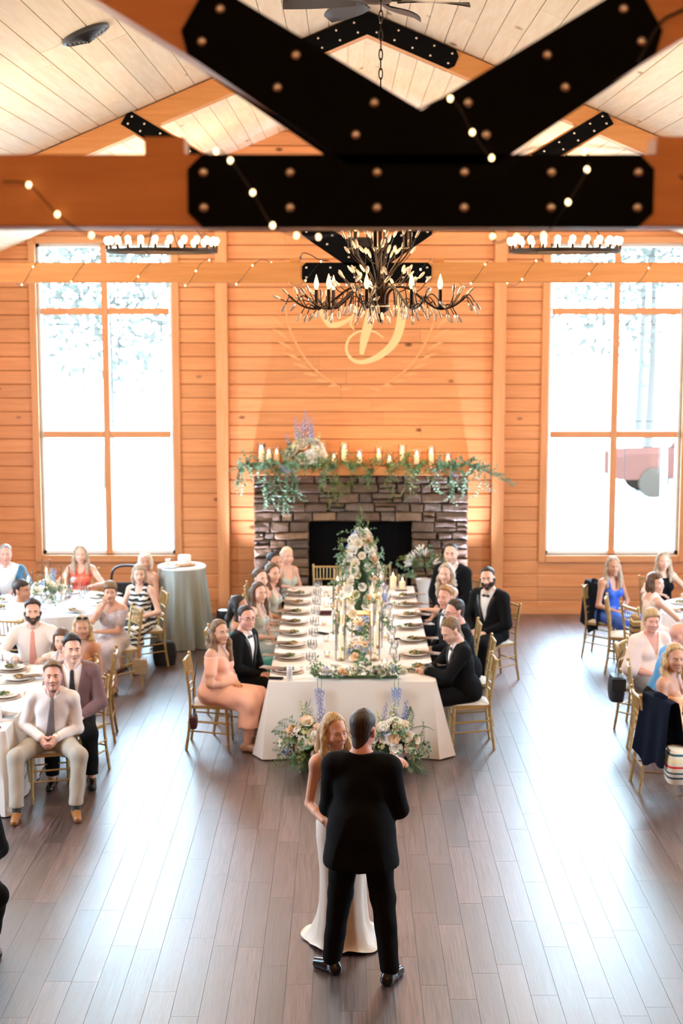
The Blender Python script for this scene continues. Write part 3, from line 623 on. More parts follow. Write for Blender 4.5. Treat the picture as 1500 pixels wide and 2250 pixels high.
for x, l in ((-1.745, 'black uplight on the floor at the left wall post'), (2.16, 'black uplight on the floor at the right wall post')):
    u = thing('uplight', l, 'uplight', (x, 21.62, 0))
    put('housing', MB().lathe([(0, 0), (.09, 0), (.10, .03), (.10, .13), (.085, .15), (.08, .13), (0, .125)], 18).mesh('housing', M_blk), u)
    put('lens', MB().lathe([(.078, .135), (.04, .146), (0, .148)], 16).mesh('lens', plain('uplight lens', (.9, .95, 1), .3, emit=(.85, .93, 1), es=8)), u)
    lo = lamp('uplight_beam', 'SPOT', (x, 21.46, .17), 950, (.72, .76, 1), spot_size=math.radians(52), spot_blend=.8, shadow_soft_size=.06); lo.rotation_euler = Vector((-.36 if x > 0 else .36, .17, 1)).to_track_quat('-Z', 'Y').to_euler()
# projected monogram light, painted as pale flat lettering with a leafy ring on the boards
mg = thing('monogram', 'pale script letter D of painted projector light, with faint leafy ring, above the mantel', 'monogram', (0, BW-.028, 0)); WY = 0
M_mono = plain('painted monogram light', (.88, .56, .26), .6); M_mono2 = plain('faint painted monogram light', (.74, .325, .125), .6)
def px2w(px, py): # measured on the photograph: 153 px to the metre on the end wall
    return XC+(px-792)/153.3, 4.132+(720-py)/153.3
def stroke(pts, wid, mat, nm):
    P = bez([(*px2w(a, b), 0) for a, b in pts], 8); W = np.interp(np.linspace(0, 1, len(P)), np.linspace(0, 1, len(wid)), wid)/153.3
    T = np.gradient(P, axis=0); T /= np.linalg.norm(T, axis=1)[:, None]; G = []
    for p, t, w_ in zip(P, T, W): n = np.array((-t[1], t[0])); G.append([(p[0]+n[0]*w_/2*q, -.002-.0015*(k == 1), p[1]+n[1]*w_/2*q) for k, q in enumerate((-1, 0, 1))])
    put(nm, MB().grid(G).mesh(nm, mat), mg)
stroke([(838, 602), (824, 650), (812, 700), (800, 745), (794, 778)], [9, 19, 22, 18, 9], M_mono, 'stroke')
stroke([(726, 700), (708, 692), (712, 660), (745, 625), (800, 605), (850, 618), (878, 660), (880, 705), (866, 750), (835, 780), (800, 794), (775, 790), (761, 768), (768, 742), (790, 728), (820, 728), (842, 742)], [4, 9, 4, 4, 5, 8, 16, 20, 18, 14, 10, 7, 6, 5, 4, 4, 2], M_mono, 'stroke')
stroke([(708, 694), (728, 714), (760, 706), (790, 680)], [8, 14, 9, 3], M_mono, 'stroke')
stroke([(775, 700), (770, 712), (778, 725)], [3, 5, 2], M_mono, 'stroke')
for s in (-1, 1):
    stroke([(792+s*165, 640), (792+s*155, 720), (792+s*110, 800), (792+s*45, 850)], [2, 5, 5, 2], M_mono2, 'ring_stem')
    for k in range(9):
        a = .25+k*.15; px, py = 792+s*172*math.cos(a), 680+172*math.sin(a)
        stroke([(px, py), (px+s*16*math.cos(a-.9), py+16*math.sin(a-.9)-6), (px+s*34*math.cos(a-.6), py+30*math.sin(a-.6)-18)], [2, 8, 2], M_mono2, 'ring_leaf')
# ------------------------------------------------------------------ tables under cloths
def cloth(name, cx, cy, hx, hy, top, label, mat, folds, flare, rz=0, rnd=None, amp=.022, group=None, hem=.008, seed=1, corner=.0):
    """cloth draped over a table: flat top, falling sides with folds; rnd: round table radius"""
    r = np.random.default_rng(seed); N = 220; U = np.arange(N)/N
    if rnd: base = np.stack([rnd*np.cos(2*PI*U), rnd*np.sin(2*PI*U)], 1); nrm = base/rnd; cor = np.zeros(N)
    else:
        per = 4*(hx+hy); d = U*per; base = []; nrm = []; cor = []
        for t in d:
            if t < 2*hx: p = (-hx+t, -hy); n = (0, -1); e = min(t, 2*hx-t)
            elif t < 2*hx+2*hy: q = t-2*hx; p = (hx, -hy+q); n = (1, 0); e = min(q, 2*hy-q)
            elif t < 4*hx+2*hy: q = t-2*hx-2*hy; p = (hx-q, hy); n = (0, 1); e = min(q, 2*hx-q)
            else: q = t-4*hx-2*hy; p = (-hx, hy-q); n = (-1, 0); e = min(q, 2*hy-q)
            base.append(p); c = math.exp(-(e/.11)**2); cor.append(c)
            if c > .02: dd = np.array((math.copysign(1, p[0]), math.copysign(1, p[1]))); v = np.array(n)+dd*c*.55; n = tuple(v/np.linalg.norm(v))
            nrm.append(n)
        base = np.array(base); nrm = np.array(nrm); cor = np.array(cor)
    ph = r.random(4)*6; wv = .6*np.sin(U*2*PI*folds+ph[0]+.8*np.sin(U*2*PI*5+ph[1]))+.4*np.sin(U*2*PI*int(folds*1.7)+ph[2])
    G = []
    for f in (.0, .5, .97): G.append(np.c_[base*f, np.full(N, top)])
    for t in (0, .03, .1, .2, .35, .5, .65, .8, .92, 1):
        o = .006+flare*t+amp*(t**1.1)*wv+cor*corner*t; z = top-.004*(t == 0)-(top-hem)*t
        G.append(np.c_[base+nrm*o[:, None], np.full(N, z) if t < 1 else hem+.004*wv+.004])
    o = thing(name, label, 'tablecloth', (cx, cy, 0), rz=rz, group=group)
    put('drape', MB().grid(G, wrap=True).mesh('drape', mat), o); return o
cloth('tablecloth', .065, 17.55, .826, 2.61, .76, 'ivory cloth to the floor over the long head table', M_linen, 26, .13, seed=3, corner=.05, amp=.038)
cloth('tablecloth', -3.79, 14.40, .80, 1.26, .76, 'ivory cloth over the rectangular guest table at the left edge', M_linen, 20, .06, seed=5, corner=.05, amp=.02)
cloth('tablecloth', -3.68, 18.98, 0, 0, .76, 'white cloth over the round guest table below the left window', M_white, 26, .10, rnd=.90, seed=6, amp=.03)
cloth('tablecloth', 4.74, 18.62, 0, 0, .76, 'white cloth over the round guest table below the right window', M_white, 26, .10, rnd=.90, seed=7, amp=.03)
cloth('tablecloth', -2.15, 19.95, 0, 0, 1.07, 'pleated silver-grey satin cloth over the tall cocktail table', M_satin, 11, .07, rnd=.30, seed=8, amp=.075)
put('top_cover', MB().lathe([(0, 1.076), (.30, 1.076), (.315, 1.07), (.318, 1.05)], 40).mesh('top_cover', M_white), bpy.data.objects['tablecloth.004'])
# ------------------------------------------------------------------ gold banquet chairs
def chair_parts():
    P = []; L = .19
    tub = lambda pts, r, n=8: MB().tube(pts, r, n)
    def ringed(pts, r, bands):
        m = MB().tube(pts, r, 8); P_ = np.array(pts, float); cum = np.r_[0, np.cumsum(np.linalg.norm(np.diff(P_, axis=0), axis=1))]
        for b in bands:
            q = np.array([np.interp(b*cum[-1], cum, P_[:, k]) for k in range(3)]); q2 = np.array([np.interp(b*cum[-1]+.012, cum, P_[:, k]) for k in range(3)]); rr = (r if np.isscalar(r) else r[0])*1.28
            m.tube([q, q2], rr, 8)
        return m
    P.append(('seat', MB().prism([(-.20, .19), (.20, .19), (.175, -.19), (-.175, -.19)], .425, .455, 'z').mesh('seat', M_gold), None))
    G = []
    for u in np.linspace(-1, 1, 9):
        row = []
        for v in np.linspace(-1, 1, 9): row.append((u*(.185+.012*v)*1.0, v*.185, .458+.038*(1-abs(u)**4)*(1-abs(v)**4)))
        G.append(row)
    P.append(('cushion', MB().grid(G).mesh('cushion', M_cush), None))
    for s in (-1, 1): P.append(('leg', ringed([(s*.185, .175, .43), (s*.192, .185, .2), (s*.195, .195, 0)], [.017, .0155, .012], (.15, .5, .85)).mesh('leg', M_gold), None))
    for s in (-1, 1):
        pts = bez([(s*.19, -.235, 0), (s*.18, -.205, .22), (s*.172, -.19, .45), (s*.176, -.205, .65), (s*.186, -.245, .915)], 4)
        P.append(('back_post', ringed(pts, [.0145]*len(pts), (.1, .3, .49, .7, .86)).ell((s*.186, -.246, .92), .018, 8, 6).mesh('back_post', M_gold), None))
    yb = lambda z: -.19-.055*max(0, (z-.45)/.465)**1.4
    for z, r in ((.895, .0135), (.73, .0105), (.63, .0105), (.56, .0105)): P.append(('back_rail', MB().tube([(-.183, yb(z), z), (-.09, yb(z)-.012, z), (0, yb(z)-.017, z), (.09, yb(z)-.012, z), (.183, yb(z), z)], r, 7).mesh('back_rail', M_gold), None))
    for k in range(7):
        x = (k-3)*.045; P.append(('spindle', MB().cyl((x, yb(.73)-.015, .73), (x*1.03, yb(.895)-.015, .895), .0068, n=6).mesh('spindle', M_gold), None))
    for z in (.17, .27):
        for s in (-1, 1): P.append(('stretcher', MB().cyl((s*.193, .186, z), (s*.183, -.212, z+.03), .0085, n=6).mesh('stretcher', M_gold2), None))
    for z in (.20, .30): P.append(('stretcher', MB().cyl((-.19, .185, z), (.19, .185, z), .0085, n=6).mesh('stretcher', M_gold2), None))
    P.append(('stretcher', MB().cyl((-.182, -.21, .24), (.182, -.21, .24), .0085, n=6).mesh('stretcher', M_gold2), None))
    return P
CHP = chair_parts(); CHG = 'gold ladder-back banquet chairs'
def chair(x, y, heading, label):
    """heading 0: the seat faces the camera, 90: faces right in the photograph"""
    c = thing('banquet_chair', label, 'chair', (x, y, 0), rz=math.radians(heading)+PI, group=CHG)
    for n, me, _ in CHP: put(n, me, c)
    return c
chair(-.26, 20.62, 0, 'empty gold chair at the far table end, left of the tall flowers'); chair(.42, 20.66, 0, 'empty gold chair at the far table end, right of the tall flowers')
chair(3.42, 18.52, 78, 'empty gold chair with ivory cushion near the right window, back towards the aisle')
bc = thing('bentwood_chair', 'black arched-back chair below the left window', 'chair', (-2.98, 20.55, 0), rz=PI)
a_ = bez([(-.22, -.2, 0), (-.22, -.2, .5), (-.215, -.22, .80), (-.15, -.235, .90), (0, -.245, .925), (.15, -.235, .90), (.215, -.22, .80), (.22, -.2, .5), (.22, -.2, 0)], 5)
put('back_frame', MB().tube(a_, .017, 8).mesh('back_frame', M_blk), bc); put('seat', MB().box((0, 0, .45), (.44, .42, .04), bev=.015).mesh('seat', M_blk), bc); put('back_panel', MB().box((0, -.21, .60), (.38, .025, .20), bev=.01).mesh('back_panel', M_blk), bc)
for s in (-1, 1): put('leg', MB().cyl((s*.2, .19, 0), (s*.2, .17, .44), .015).mesh('leg', M_blk), bc)
# ------------------------------------------------------------------ plates, napkins, glasses
plm = MB().lathe([(0, .006), (.09, .006), (.11, .012), (.135, .02), (.137, .017), (.11, .004), (.08, 0), (0, 0)], 28).mesh('plate', M_plate)
chm = MB().lathe([(0, .004), (.12, .004), (.16, .012), (.163, .009), (.125, 0), (0, 0)], 30).mesh('charger', M_charger)
def saladm(seed):
    r = np.random.default_rng(seed); m = MB(); m.cm = 0
    for i in range(34):
        a = r.random()*6.3; q = .055*math.sqrt(r.random()); c = np.array((q*math.cos(a), q*math.sin(a), .012+.022*(1-q/.06)+.008*r.random())); u = r.normal(size=3); u[2] *= .5; u /= np.linalg.norm(u); v = np.cross(u, r.normal(size=3)); v /= np.linalg.norm(v); s_ = .013+.012*r.random()
        m.cm = 0 if r.random() < .75 else 1; w3 = np.cross(u, v)*.006; m.add([c-u*s_, c-v*s_*.5+w3, c+u*s_, c+v*s_*.5+w3], [(0, 1, 2, 3)])
    m.cm = 2
    for i in range(3): m.ell((r.uniform(-.04, .04), r.uniform(-.04, .04), .03), (.012, .007, .006), 7, 5)
    m.cm = 3
    for i in range(2): m.box((r.uniform(-.04, .04), r.uniform(-.04, .04), .022), (.035, .025, .02), rz=r.random()*3, bev=.006)
    return m.mesh('salad', [M_leaf, M_leaf3, M_carrot, M_bread])
SAL = [saladm(i) for i in range(4)]
def napm(seed):
    r = np.random.default_rng(seed); G = []
    for u in np.linspace(0, 1, 12):
        row = []
        for v in np.linspace(-1, 1, 7):
            x = -.10+.30*u; y = v*(.035+.025*u)+.012*math.sin(5*u+seed); z = .016+.018*math.sin(PI*u)*(.6+.4*math.cos(v*4+seed))+.008*math.cos(7*v+3*u)
            if u > .80: z = .022-.0*u
            row.append((x, y, z))
        G.append(row)
    m = MB().grid(G); m.grid([[(x, y, z-.006) for x, y, z in row] for row in G]); return m.mesh('napkin', M_napkin)
NAP = [napm(i) for i in range(3)]
def gobletm():
    m = MB().lathe([(0, .002), (.034, .002), (.034, .005), (.008, .012), (.005, .03), (.006, .075), (.012, .083), (.036, .105), (.040, .135), (.037, .175), (.0355, .175), (.038, .135), (.034, .107), (.010, .088), (0, .086)], 18)
    return m.mesh('bowl', M_glass)
def winem():
    return MB().lathe([(0, .002), (.036, .002), (.036, .004), (.006, .012), (.0045, .04), (.0045, .095), (.014, .105), (.036, .13), (.041, .16), (.034, .215), (.0325, .215), (.039, .16), (.034, .132), (.008, .108), (0, .106)], 18).mesh('bowl', M_glass)
GOB, WIN = gobletm(), winem(); M_water = glass('still water', (.93, .96, .97), .2)
WAT = MB().lathe([(0, .089), (.010, .0895), (.0335, .108), (.0385, .14), (.0, .14)], 16).mesh('water', M_water)
FLU = MB().lathe([(0, .109), (.008, .1095), (.0335, .133), (.037, .15), (0, .15)], 14).mesh('drink', M_wine)
def setting(x, y, z, ang, lab, i, drink=False, nap=True, charger=True, fork=True):
    """one place: charger, plate, salad, napkin, goblet and wine glass"""
    if charger: thing('charger', 'copper charger under %s' % lab, 'charger', (x, y, z), me=chm, group='chargers')
    zz = z+.012 if charger else z
    thing('dinner_plate', lab, 'plate', (x, y, zz), me=plm, group='dinner plates')
    thing('salad', 'green salad on %s' % lab, 'salad', (x, y, zz+.006), rz=i*1.3, me=SAL[i % 4], group='plated salads')
    c, s = math.cos(ang), math.sin(ang)        # direction from plate to table centre
    P = lambda a, b: (x+c*a-s*b, y+s*a+c*b, z)
    if nap: thing('napkin', 'taupe napkin spread beside %s' % lab, 'napkin', (x-c*.09, y-s*.09, zz+.004), rz=ang+PI+.35*((i % 3)-1), me=NAP[i % 3], group='taupe napkins')
    g = thing('water_goblet', 'clear water goblet behind %s' % lab, 'glass', P(.22, .09)); put('bowl', GOB, g); put('water', WAT, g)
    g = thing('wine_glass', 'stemmed wine glass behind %s' % lab, 'glass', P(.25, -.06)); put('bowl', WIN, g)
    if drink: put('drink', FLU, g)
    if fork:
        f = thing('fork', 'steel fork beside %s' % lab, 'fork', P(0, .185)); fm = bpy.data.meshes.get('fork_handle')
        if fm is None:
            fm = MB().box((.0, 0, .003), (.12, .008, .003)).box((.085, 0, .005), (.05, .018, .002)).mesh('fork_handle', M_bolt, False); ft = MB()
            for q in (-.007, -.002, .003, .008): ft.box((.13, q, .005), (.045, .0025, .002))
            ft.mesh('tine', M_bolt, False)
        put('handle', fm, f, rz=ang); put('tines', bpy.data.meshes['tine'], f, rz=ang)
for i, y in enumerate((15.33, 15.93, 16.52, 17.11, 17.72, 18.32, 18.91, 19.5)): setting(-.59, y, .762, 0, '%s plate from the near end, head table left' % ORD[i], i)
for i, y in enumerate((15.46, 16.07, 16.78, 17.48, 18.15, 18.77, 19.36)): setting(.735, y, .762, PI, '%s plate from the near end, head table right' % ORD[i], i+2)
for i, (x, y, a) in enumerate([(-3.25, 13.62, PI), (-3.25, 14.3, PI), (-3.25, 14.98, PI), (-3.42, 15.42, -PI/2)]): setting(x, y, .762, a, '%s plate from the front, left rectangular table' % ORD[i], i, nap=i != 1)
for i, a in enumerate((-2.6, -1.75, -1.0, -.2, .6, 1.4, 2.2, 3.0)): setting(-3.68+.66*math.cos(a), 18.98+.66*math.sin(a), .762, a+PI, 'plate %s of the left round table' % ('at its front left', 'at its front', 'at its front right', 'at its right', 'at its back right', 'at its back', 'at its back left', 'at its left')[i], i, drink=i == 2, nap=i % 2 == 0, charger=False, fork=False)
for i, a in enumerate((-2.9, -2.1, -1.3, 2.6, 1.8)): setting(4.74+.66*math.cos(a), 18.62+.66*math.sin(a), .762, a+PI, 'plate %s of the right round table' % ('at its left', 'at its front left', 'at its front', 'at its back left', 'at its back')[i], i, nap=i % 2 == 0, charger=False, fork=False)
# slim cans, phones, clutch, pitcher, cake
M_can = plain('can white', (.82, .80, .78), .3, .3); M_can2 = plain('can dark print', (.12, .13, .3), .4); M_can3 = plain('can red print', (.55, .06, .05), .4)
def can(x, y, z, label, marks):
    c = thing('drink_can', label, 'can', (x, y, z)); put('body', MB().lathe([(0, 0), (.024, 0), (.029, .008), (.029, .135), (.025, .146), (.024, .15), (.022, .147), (0, .147)], 18).mesh('body', M_can), c)
    if marks:
        for a, z0, z1, mm, n in ((-1.5, .085, .125, M_can2, 'printed_bars'), (-1.3, .02, .065, M_can3, 'printed_badge')):
            m = MB()
            for k in range(3 if n == 'printed_bars' else 1):
                aa = a+k*.18; wd = .06 if n == 'printed_bars' else .22
                m.grid([[(.0296*math.cos(t), .0296*math.sin(t), z) for t in np.linspace(aa-wd, aa+wd, 4)] for z in (z0, z1)])
            put(n, m.mesh(n, mm), c)
can(-.56, 14.98, .762, 'slim pale drink can at the near left corner of the head table', False); can(-3.10, 13.42, .762, 'slim white can with dark bars on the left rectangular table', True)
def phone(x, y, z, rz, label, mat=None): 
    p = thing('phone', label, 'phone', (x, y, z), rz=rz); put('body', MB().box((0, 0, .006), (.078, .155, .01), bev=.004).mesh('body', mat or M_blk), p); put('screen', MB().box((0, 0, .0115), (.072, .146, .001)).mesh('screen', M_black), p)
phone(-.27, 17.15, .763, .9, 'black phone on the head table near the tall candle tubes'); phone(-.70, 15.03, .763, 1.4, 'dark phone on the near left corner of the head table'); phone(-3.12, 13.22, .763, 1.2, 'dark phone on the front corner of the left rectangular table', M_maroon); phone(.62, 16.85, .763, 1.5, 'dark phone between plates on the right of the head table'); 
mc = thing('menu_card', 'black menu card at the far right corner of the head table', 'card', (.72, 19.82, .763), rz=.1); put('sheet', MB().box((0, 0, .002), (.15, .09, .003)).mesh('sheet', M_blk), mc)
cl = thing('clutch', 'maroon clutch on the left middle of the head table', 'bag', (-.24, 18.25, .762)); put('body', MB().box((0, 0, .022), (.2, .12, .04), bev=.015).mesh('body', M_maroon), cl); put('flap', MB().box((0, -.03, .042), (.196, .062, .006), bev=.002).mesh('flap', M_maroon), cl)
ck = thing('cake', 'small round white cake on the cocktail table', 'cake', (-2.11, 19.92, 1.10)); put('icing', MB().lathe([(0, 0), (.082, 0), (.085, .01), (.085, .10), (.078, .112), (0, .114)], 26).mesh('icing', M_rosep), ck)
st = thing('cake_stand', 'low wooden stand under the white cake', 'stand', (-2.11, 19.92, 1.077)); put('board', MB().lathe([(0, .012), (.0, .023), (.14, .023), (.145, .012), (.06, .0), (0, 0)], 26).mesh('board', M_bread), st)
cp = thing('paper_cup', 'white cup beside the cake on the cocktail table', 'cup', (-2.33, 19.93, 1.077)); put('wall', MB().lathe([(.026, 0), (.036, .085), (.038, .087), (.034, .085), (.024, .004), (0, .004)], 16).mesh('wall', M_plate), cp)
pt = thing('small_plate', 'white plate at the left of the cocktail table top', 'plate', (-2.29, 19.78, 1.077), me=plm)
pi = thing('water_pitcher', 'clear glass pitcher at the left of the right round table', 'pitcher', (4.30, 18.78, .762)); put('body', MB().lathe([(0, .004), (.05, .004), (.062, .06), (.058, .15), (.068, .22), (.066, .22), (.055, .15), (.058, .06), (.046, .01), (0, .01)], 18).mesh('body', M_glass), pi); put('handle', MB().tube(bez([(.06, 0, .19), (.11, 0, .18), (.11, 0, .09), (.06, 0, .07)], 5), .006, 6).mesh('handle', M_glass), pi)
# tall glass tubes with tapers
def tube_candle(x, y, z, R_, H, hc, label, group):
    t = thing('candle_tube', label, 'candle holder', (x, y, z), group=group)
    put('tube', MB().lathe([(0, .003), (R_, .003), (R_, H), (R_-.0025, H), (R_-.0025, .006), (0, .006)], 22).mesh('tube', M_glass), t)
    c = thing('taper_candle', 'lit taper inside the ' + label[label.index('glass'):], 'candle', (x, y, z+.006), group='taper candles')
    put('wax', MB().lathe([(0, 0), (.012, 0), (.011, hc), (0, hc+.004)], 10).mesh('wax', M_wax), c); put('wick', MB().cyl((0, 0, hc), (0, 0, hc+.016), .0016, n=5).mesh('wick', M_wick), c)
    put('flame', MB().lathe([(0, hc+.008), (.009, hc+.018), (.0105, hc+.03), (.006, hc+.05), (0, hc+.07)], 8).mesh('flame', M_flame), c)
    put('holder', MB().lathe([(0, -.001), (.03, -.001), (.028, .006), (.016, .012), (.014, .022), (.0, .022)], 14).mesh('holder', M_gold), c)
for i, (x, y, H, hc) in enumerate([(-.06, 15.85, .50, .28), (.305, 15.85, .52, .29), (-.05, 16.35, .56, .36), (.345, 16.45, .50, .3), (-.10, 17.3, .52, .34), (.38, 17.35, .56, .4), (-.10, 18.2, .56, .4), (.42, 18.3, .60, .42), (-.02, 18.9, .5, .3), (.33, 19.0, .52, .33)]):
    tube_candle(x, y, .762, .055, H, hc, 'tall glass candle tube, %s from the near end, runner %s' % (ORD[i//2], 'left' if i % 2 == 0 else 'right'), 'tall candle tubes on the head table')
for i, (x, y, H) in enumerate([(-3.98, 19.05, .40), (-3.84, 19.5, .46), (-3.55, 19.25, .42)]): tube_candle(x, y, .762, .06, H, H*.62, 'glass candle tube on the left round table %s' % ('left of flowers', 'behind the flowers', 'right of flowers')[i], 'candle tubes on the round table')
vt = MB().lathe([(0, .003), (.026, .003), (.032, .06), (.0305, .06), (.025, .006), (0, .006)], 14).mesh('cup', M_glass); vw = MB().lathe([(0, .008), (.024, .008), (.027, .03), (0, .03)], 12).mesh('wax', M_wax); vf = MB().lathe([(0, .032), (.006, .04), (.007, .047), (0, .066)], 8).mesh('flame', M_flame)
for i, (x, y) in enumerate([(-.17, 15.35), (.40, 15.62), (-.2, 16.0), (-.22, 16.75), (.44, 16.95), (-.25, 17.65), (.46, 17.8), (-.24, 18.7), (.48, 18.8), (.05, 15.15), (-.3, 19.4), (.25, 19.6)]):
    v = thing('votive_candle', 'small lit glass votive, %s from the near end along the head table runner' % ORD[i], 'candle', (x, y, .762), group='votives on the head table'); put('cup', vt, v); put('wax', vw, v); put('flame', vf, v)
for i, (x, y, h) in enumerate([(.62, 20.02, .15), (.74, 19.98, .09)]):
    c = thing('candle', ('tall' if i == 0 else 'short')+' lit pillar candle in glass at the far right end of the head table', 'candle', (x, y, .762)); r = .04
    put('wax', MB().lathe([(0, 0), (r, 0), (r, h), (0, h-.005)], 14).mesh('wax', M_wax), c); put('flame', MB().lathe([(0, h), (.008, h+.01), (.009, h+.022), (0, h+.055)], 8).mesh('flame', M_flame), c); put('hurricane', MB().lathe([(.06, .0), (.06, h+.10), (.057, h+.10), (.057, .004)], 18).mesh('hurricane', M_glass), c)
for y, e in ((15.8, 5), (16.9, 6), (18.2, 7)): lamp('candle_glow', 'POINT', (.13, y, 1.22), e, (1, .6, .28), shadow_soft_size=.15)
# ------------------------------------------------------------------ flowers and greenery
def rosem(mat, seed, R_=.045):
    r = np.random.default_rng(seed); m = MB(); k = 0
    for ring, (n, rad, tilt, size) in enumerate(((3, .25, .15, .55), (5, .5, .45, .75), (6, .8, .8, .9), (6, 1.0, 1.15, .95))):
        for i in range(n):
            a = 2*PI*(i+.5*ring)/n+r.uniform(-.2, .2); c, s = math.cos(a), math.sin(a); G = []
            for u in (0, .5, 1):
                row = []
                for v in (-1, -.35, .35, 1):
                    ang = a+v*(.75-.08*ring); rr = R_*(.12+rad*(.35+.65*u)*math.sin(tilt*u*.8+.45)); h = R_*(.15+size*u*math.cos(tilt*u*.75)*1.0-.0*v)
                    h -= R_*.16*abs(v)*u; row.append((rr*math.cos(ang), rr*math.sin(ang), h))
                G.append(row)
            m.grid(G)
    m.ell((0, 0, R_*.25), R_*.22, 8, 5); return m.mesh('bloom', mat)
def cluster(mat, seed, R_=.045, n=24, s0=.013):
    r = np.random.default_rng(seed); m = MB()
    for i in range(n):
        d = r.normal(size=3); d[2] = abs(d[2])*.9+.1; d /= np.linalg.norm(d); c = d*R_*(.85+.2*r.random()); u = np.cross(d, (.3, .1, .9)); u /= np.linalg.norm(u)+1e-9; v = np.cross(d, u)
        for k in range(4):
            a = k*PI/2+r.random(); e = u*math.cos(a)+v*math.sin(a); f = np.cross(d, e); m.add([c, c+e*s0*.6+f*s0*.5+d*.003, c+e*s0*1.2+d*.005, c+e*s0*.6-f*s0*.5+d*.003], [(0, 1, 2, 3)])
    return m.mesh('blossom', mat)
def spike(mat, seed, L=.34, n=34, stem=True):
    r = np.random.default_rng(seed); m = MB(); m.cm = 1; m.tube([(0, 0, -.12), (.004, 0, L*.5), (0, .003, L)], [.004, .003, .0015], 5); m.cm = 0
    for i in range(n):
        t = i/n; z = L*(.25+.75*t); a = i*2.4; q = .026*(1-t)**.7+.006; c = np.array((q*math.cos(a), q*math.sin(a), z)); s_ = .017*(1-t*.75)+.003
        d = np.array((math.cos(a), math.sin(a), .25)); u = np.cross(d, (0, 0, 1)); u /= np.linalg.norm(u); v = np.cross(d, u)
        for k in range(5): b = k*2*PI/5; e = u*math.cos(b)+v*math.sin(b); f = np.cross(d, e); m.add([c, c+e*s_*.5+f*s_*.45+d*.004, c+e*s_+d*.007, c+e*s_*.5-f*s_*.45+d*.004], [(0, 1, 2, 3)])
    return m.mesh('flower_spike', [mat, M_leaf])
def sprig(mat, seed, L=.22, n=11, lw=.018, ll=.036, droop=.1):
    r = np.random.default_rng(seed); m = MB(); P = bez([(0, 0, 0), (.01, 0, L*.4), (.03+droop*.3, 0, L*.75), (.05+droop, 0, L*.9)], 4); m.tube(P, np.linspace(.003, .001, len(P)), 4)
    for i in range(n):
        t = (i+1)/n; p = np.array([np.interp(t, np.linspace(0, 1, len(P)), P[:, k]) for k in range(3)]); a = i*2.2+r.random(); d = np.array((math.cos(a)*.8, math.sin(a)*.8, .5+.3*r.random())); d /= np.linalg.norm(d); u = np.cross(d, (0, 0, 1)); u /= np.linalg.norm(u); b = np.cross(u, d); q = ll*(1.1-.4*t); w_ = lw*(1.1-.4*t)
        m.add([p, p+d*q*.35+u*w_*.5, p+d*q*.75+u*w_*.4, p+d*q, p+d*q*.75-u*w_*.4, p+d*q*.35-u*w_*.5, p+d*q*.5-b*.004], [(0, 1, 6), (1, 2, 6), (2, 3, 6), (3, 4, 6), (4, 5, 6), (5, 0, 6)])
    return m.mesh('leaf_sprig', mat)
def frond(mat, seed, L=.38, n=13):
    m = MB(); P = bez([(0, 0, 0), (.04, 0, L*.35), (.13, 0, L*.7), (.26, 0, L*.86)], 5); m.tube(P, np.linspace(.003, .001, len(P)), 4)
    for i in range(n):
        t = (i+2)/(n+2); p = np.array([np.interp(t, np.linspace(0, 1, len(P)), P[:, k]) for k in range(3)]); q = .11*math.sin(PI*min(1, t*.85+.12))
        for s in (-1, 1): d = np.array((.35, s*.85, .35)); m.add([p, p+d*q*.5+np.array((.008, 0, .003)), p+d*q+np.array((0, 0, -.012)), p+d*q*.5-np.array((.008, 0, 0))], [(0, 1, 2, 3)])
    return m.mesh('fern_frond', mat)
ROSES = [rosem(M_rosew, 1), rosem(M_roseb, 2), rosem(M_rosep, 3), rosem(M_rosew, 4, .052), rosem(M_rosep, 5, .055)]
CLU = [cluster(M_blue, 1), cluster(M_lil, 2), cluster(M_rosep, 3), cluster(M_grnf, 4, .035, 20, .011), cluster(M_blue, 5, .04, 20)]
SPK = [spike(M_lil, 1), spike(M_blue, 2, .30), spike(M_grnf, 3, .30, 28), spike(M_rosep, 4, .28)]
SPR = [sprig(M_leaf, 1, .22, 14, .028, .046), sprig(M_leaf2, 2, .26, 17, .040, .046), sprig(M_leaf3, 3, .24, 18, .024, .044), sprig(M_leaf, 4, .2, 13, .036, .055)]
FRN = [frond(M_leaf, 1), frond(M_leaf3, 2, .30, 11)]
rf = np.random.default_rng(21)
KN = {'r': ('rose', ROSES), 'c': ('blossom_cluster', CLU), 's': ('flower_spike', SPK), 'l': ('leaf_sprig', SPR), 'f': ('fern_frond', FRN)}
def fl(par, kind, p, d, idx=None, scale=1, spin=None):
    n, L = KN[kind]; me = L[int(rf.integers(len(L))) if idx is None else idx]; q = Vector(d).to_track_quat('Z', 'Y') @ Matrix.Rotation(rf.random()*6.28 if spin is None else spin, 3, 'Z').to_quaternion()
    return put(n, me, par, tuple(p), rot=q.to_euler(), scale=scale)
def sph(r, up=.0):
    d = r.normal(size=3); d[2] = abs(d[2])+up; return d/np.linalg.norm(d)
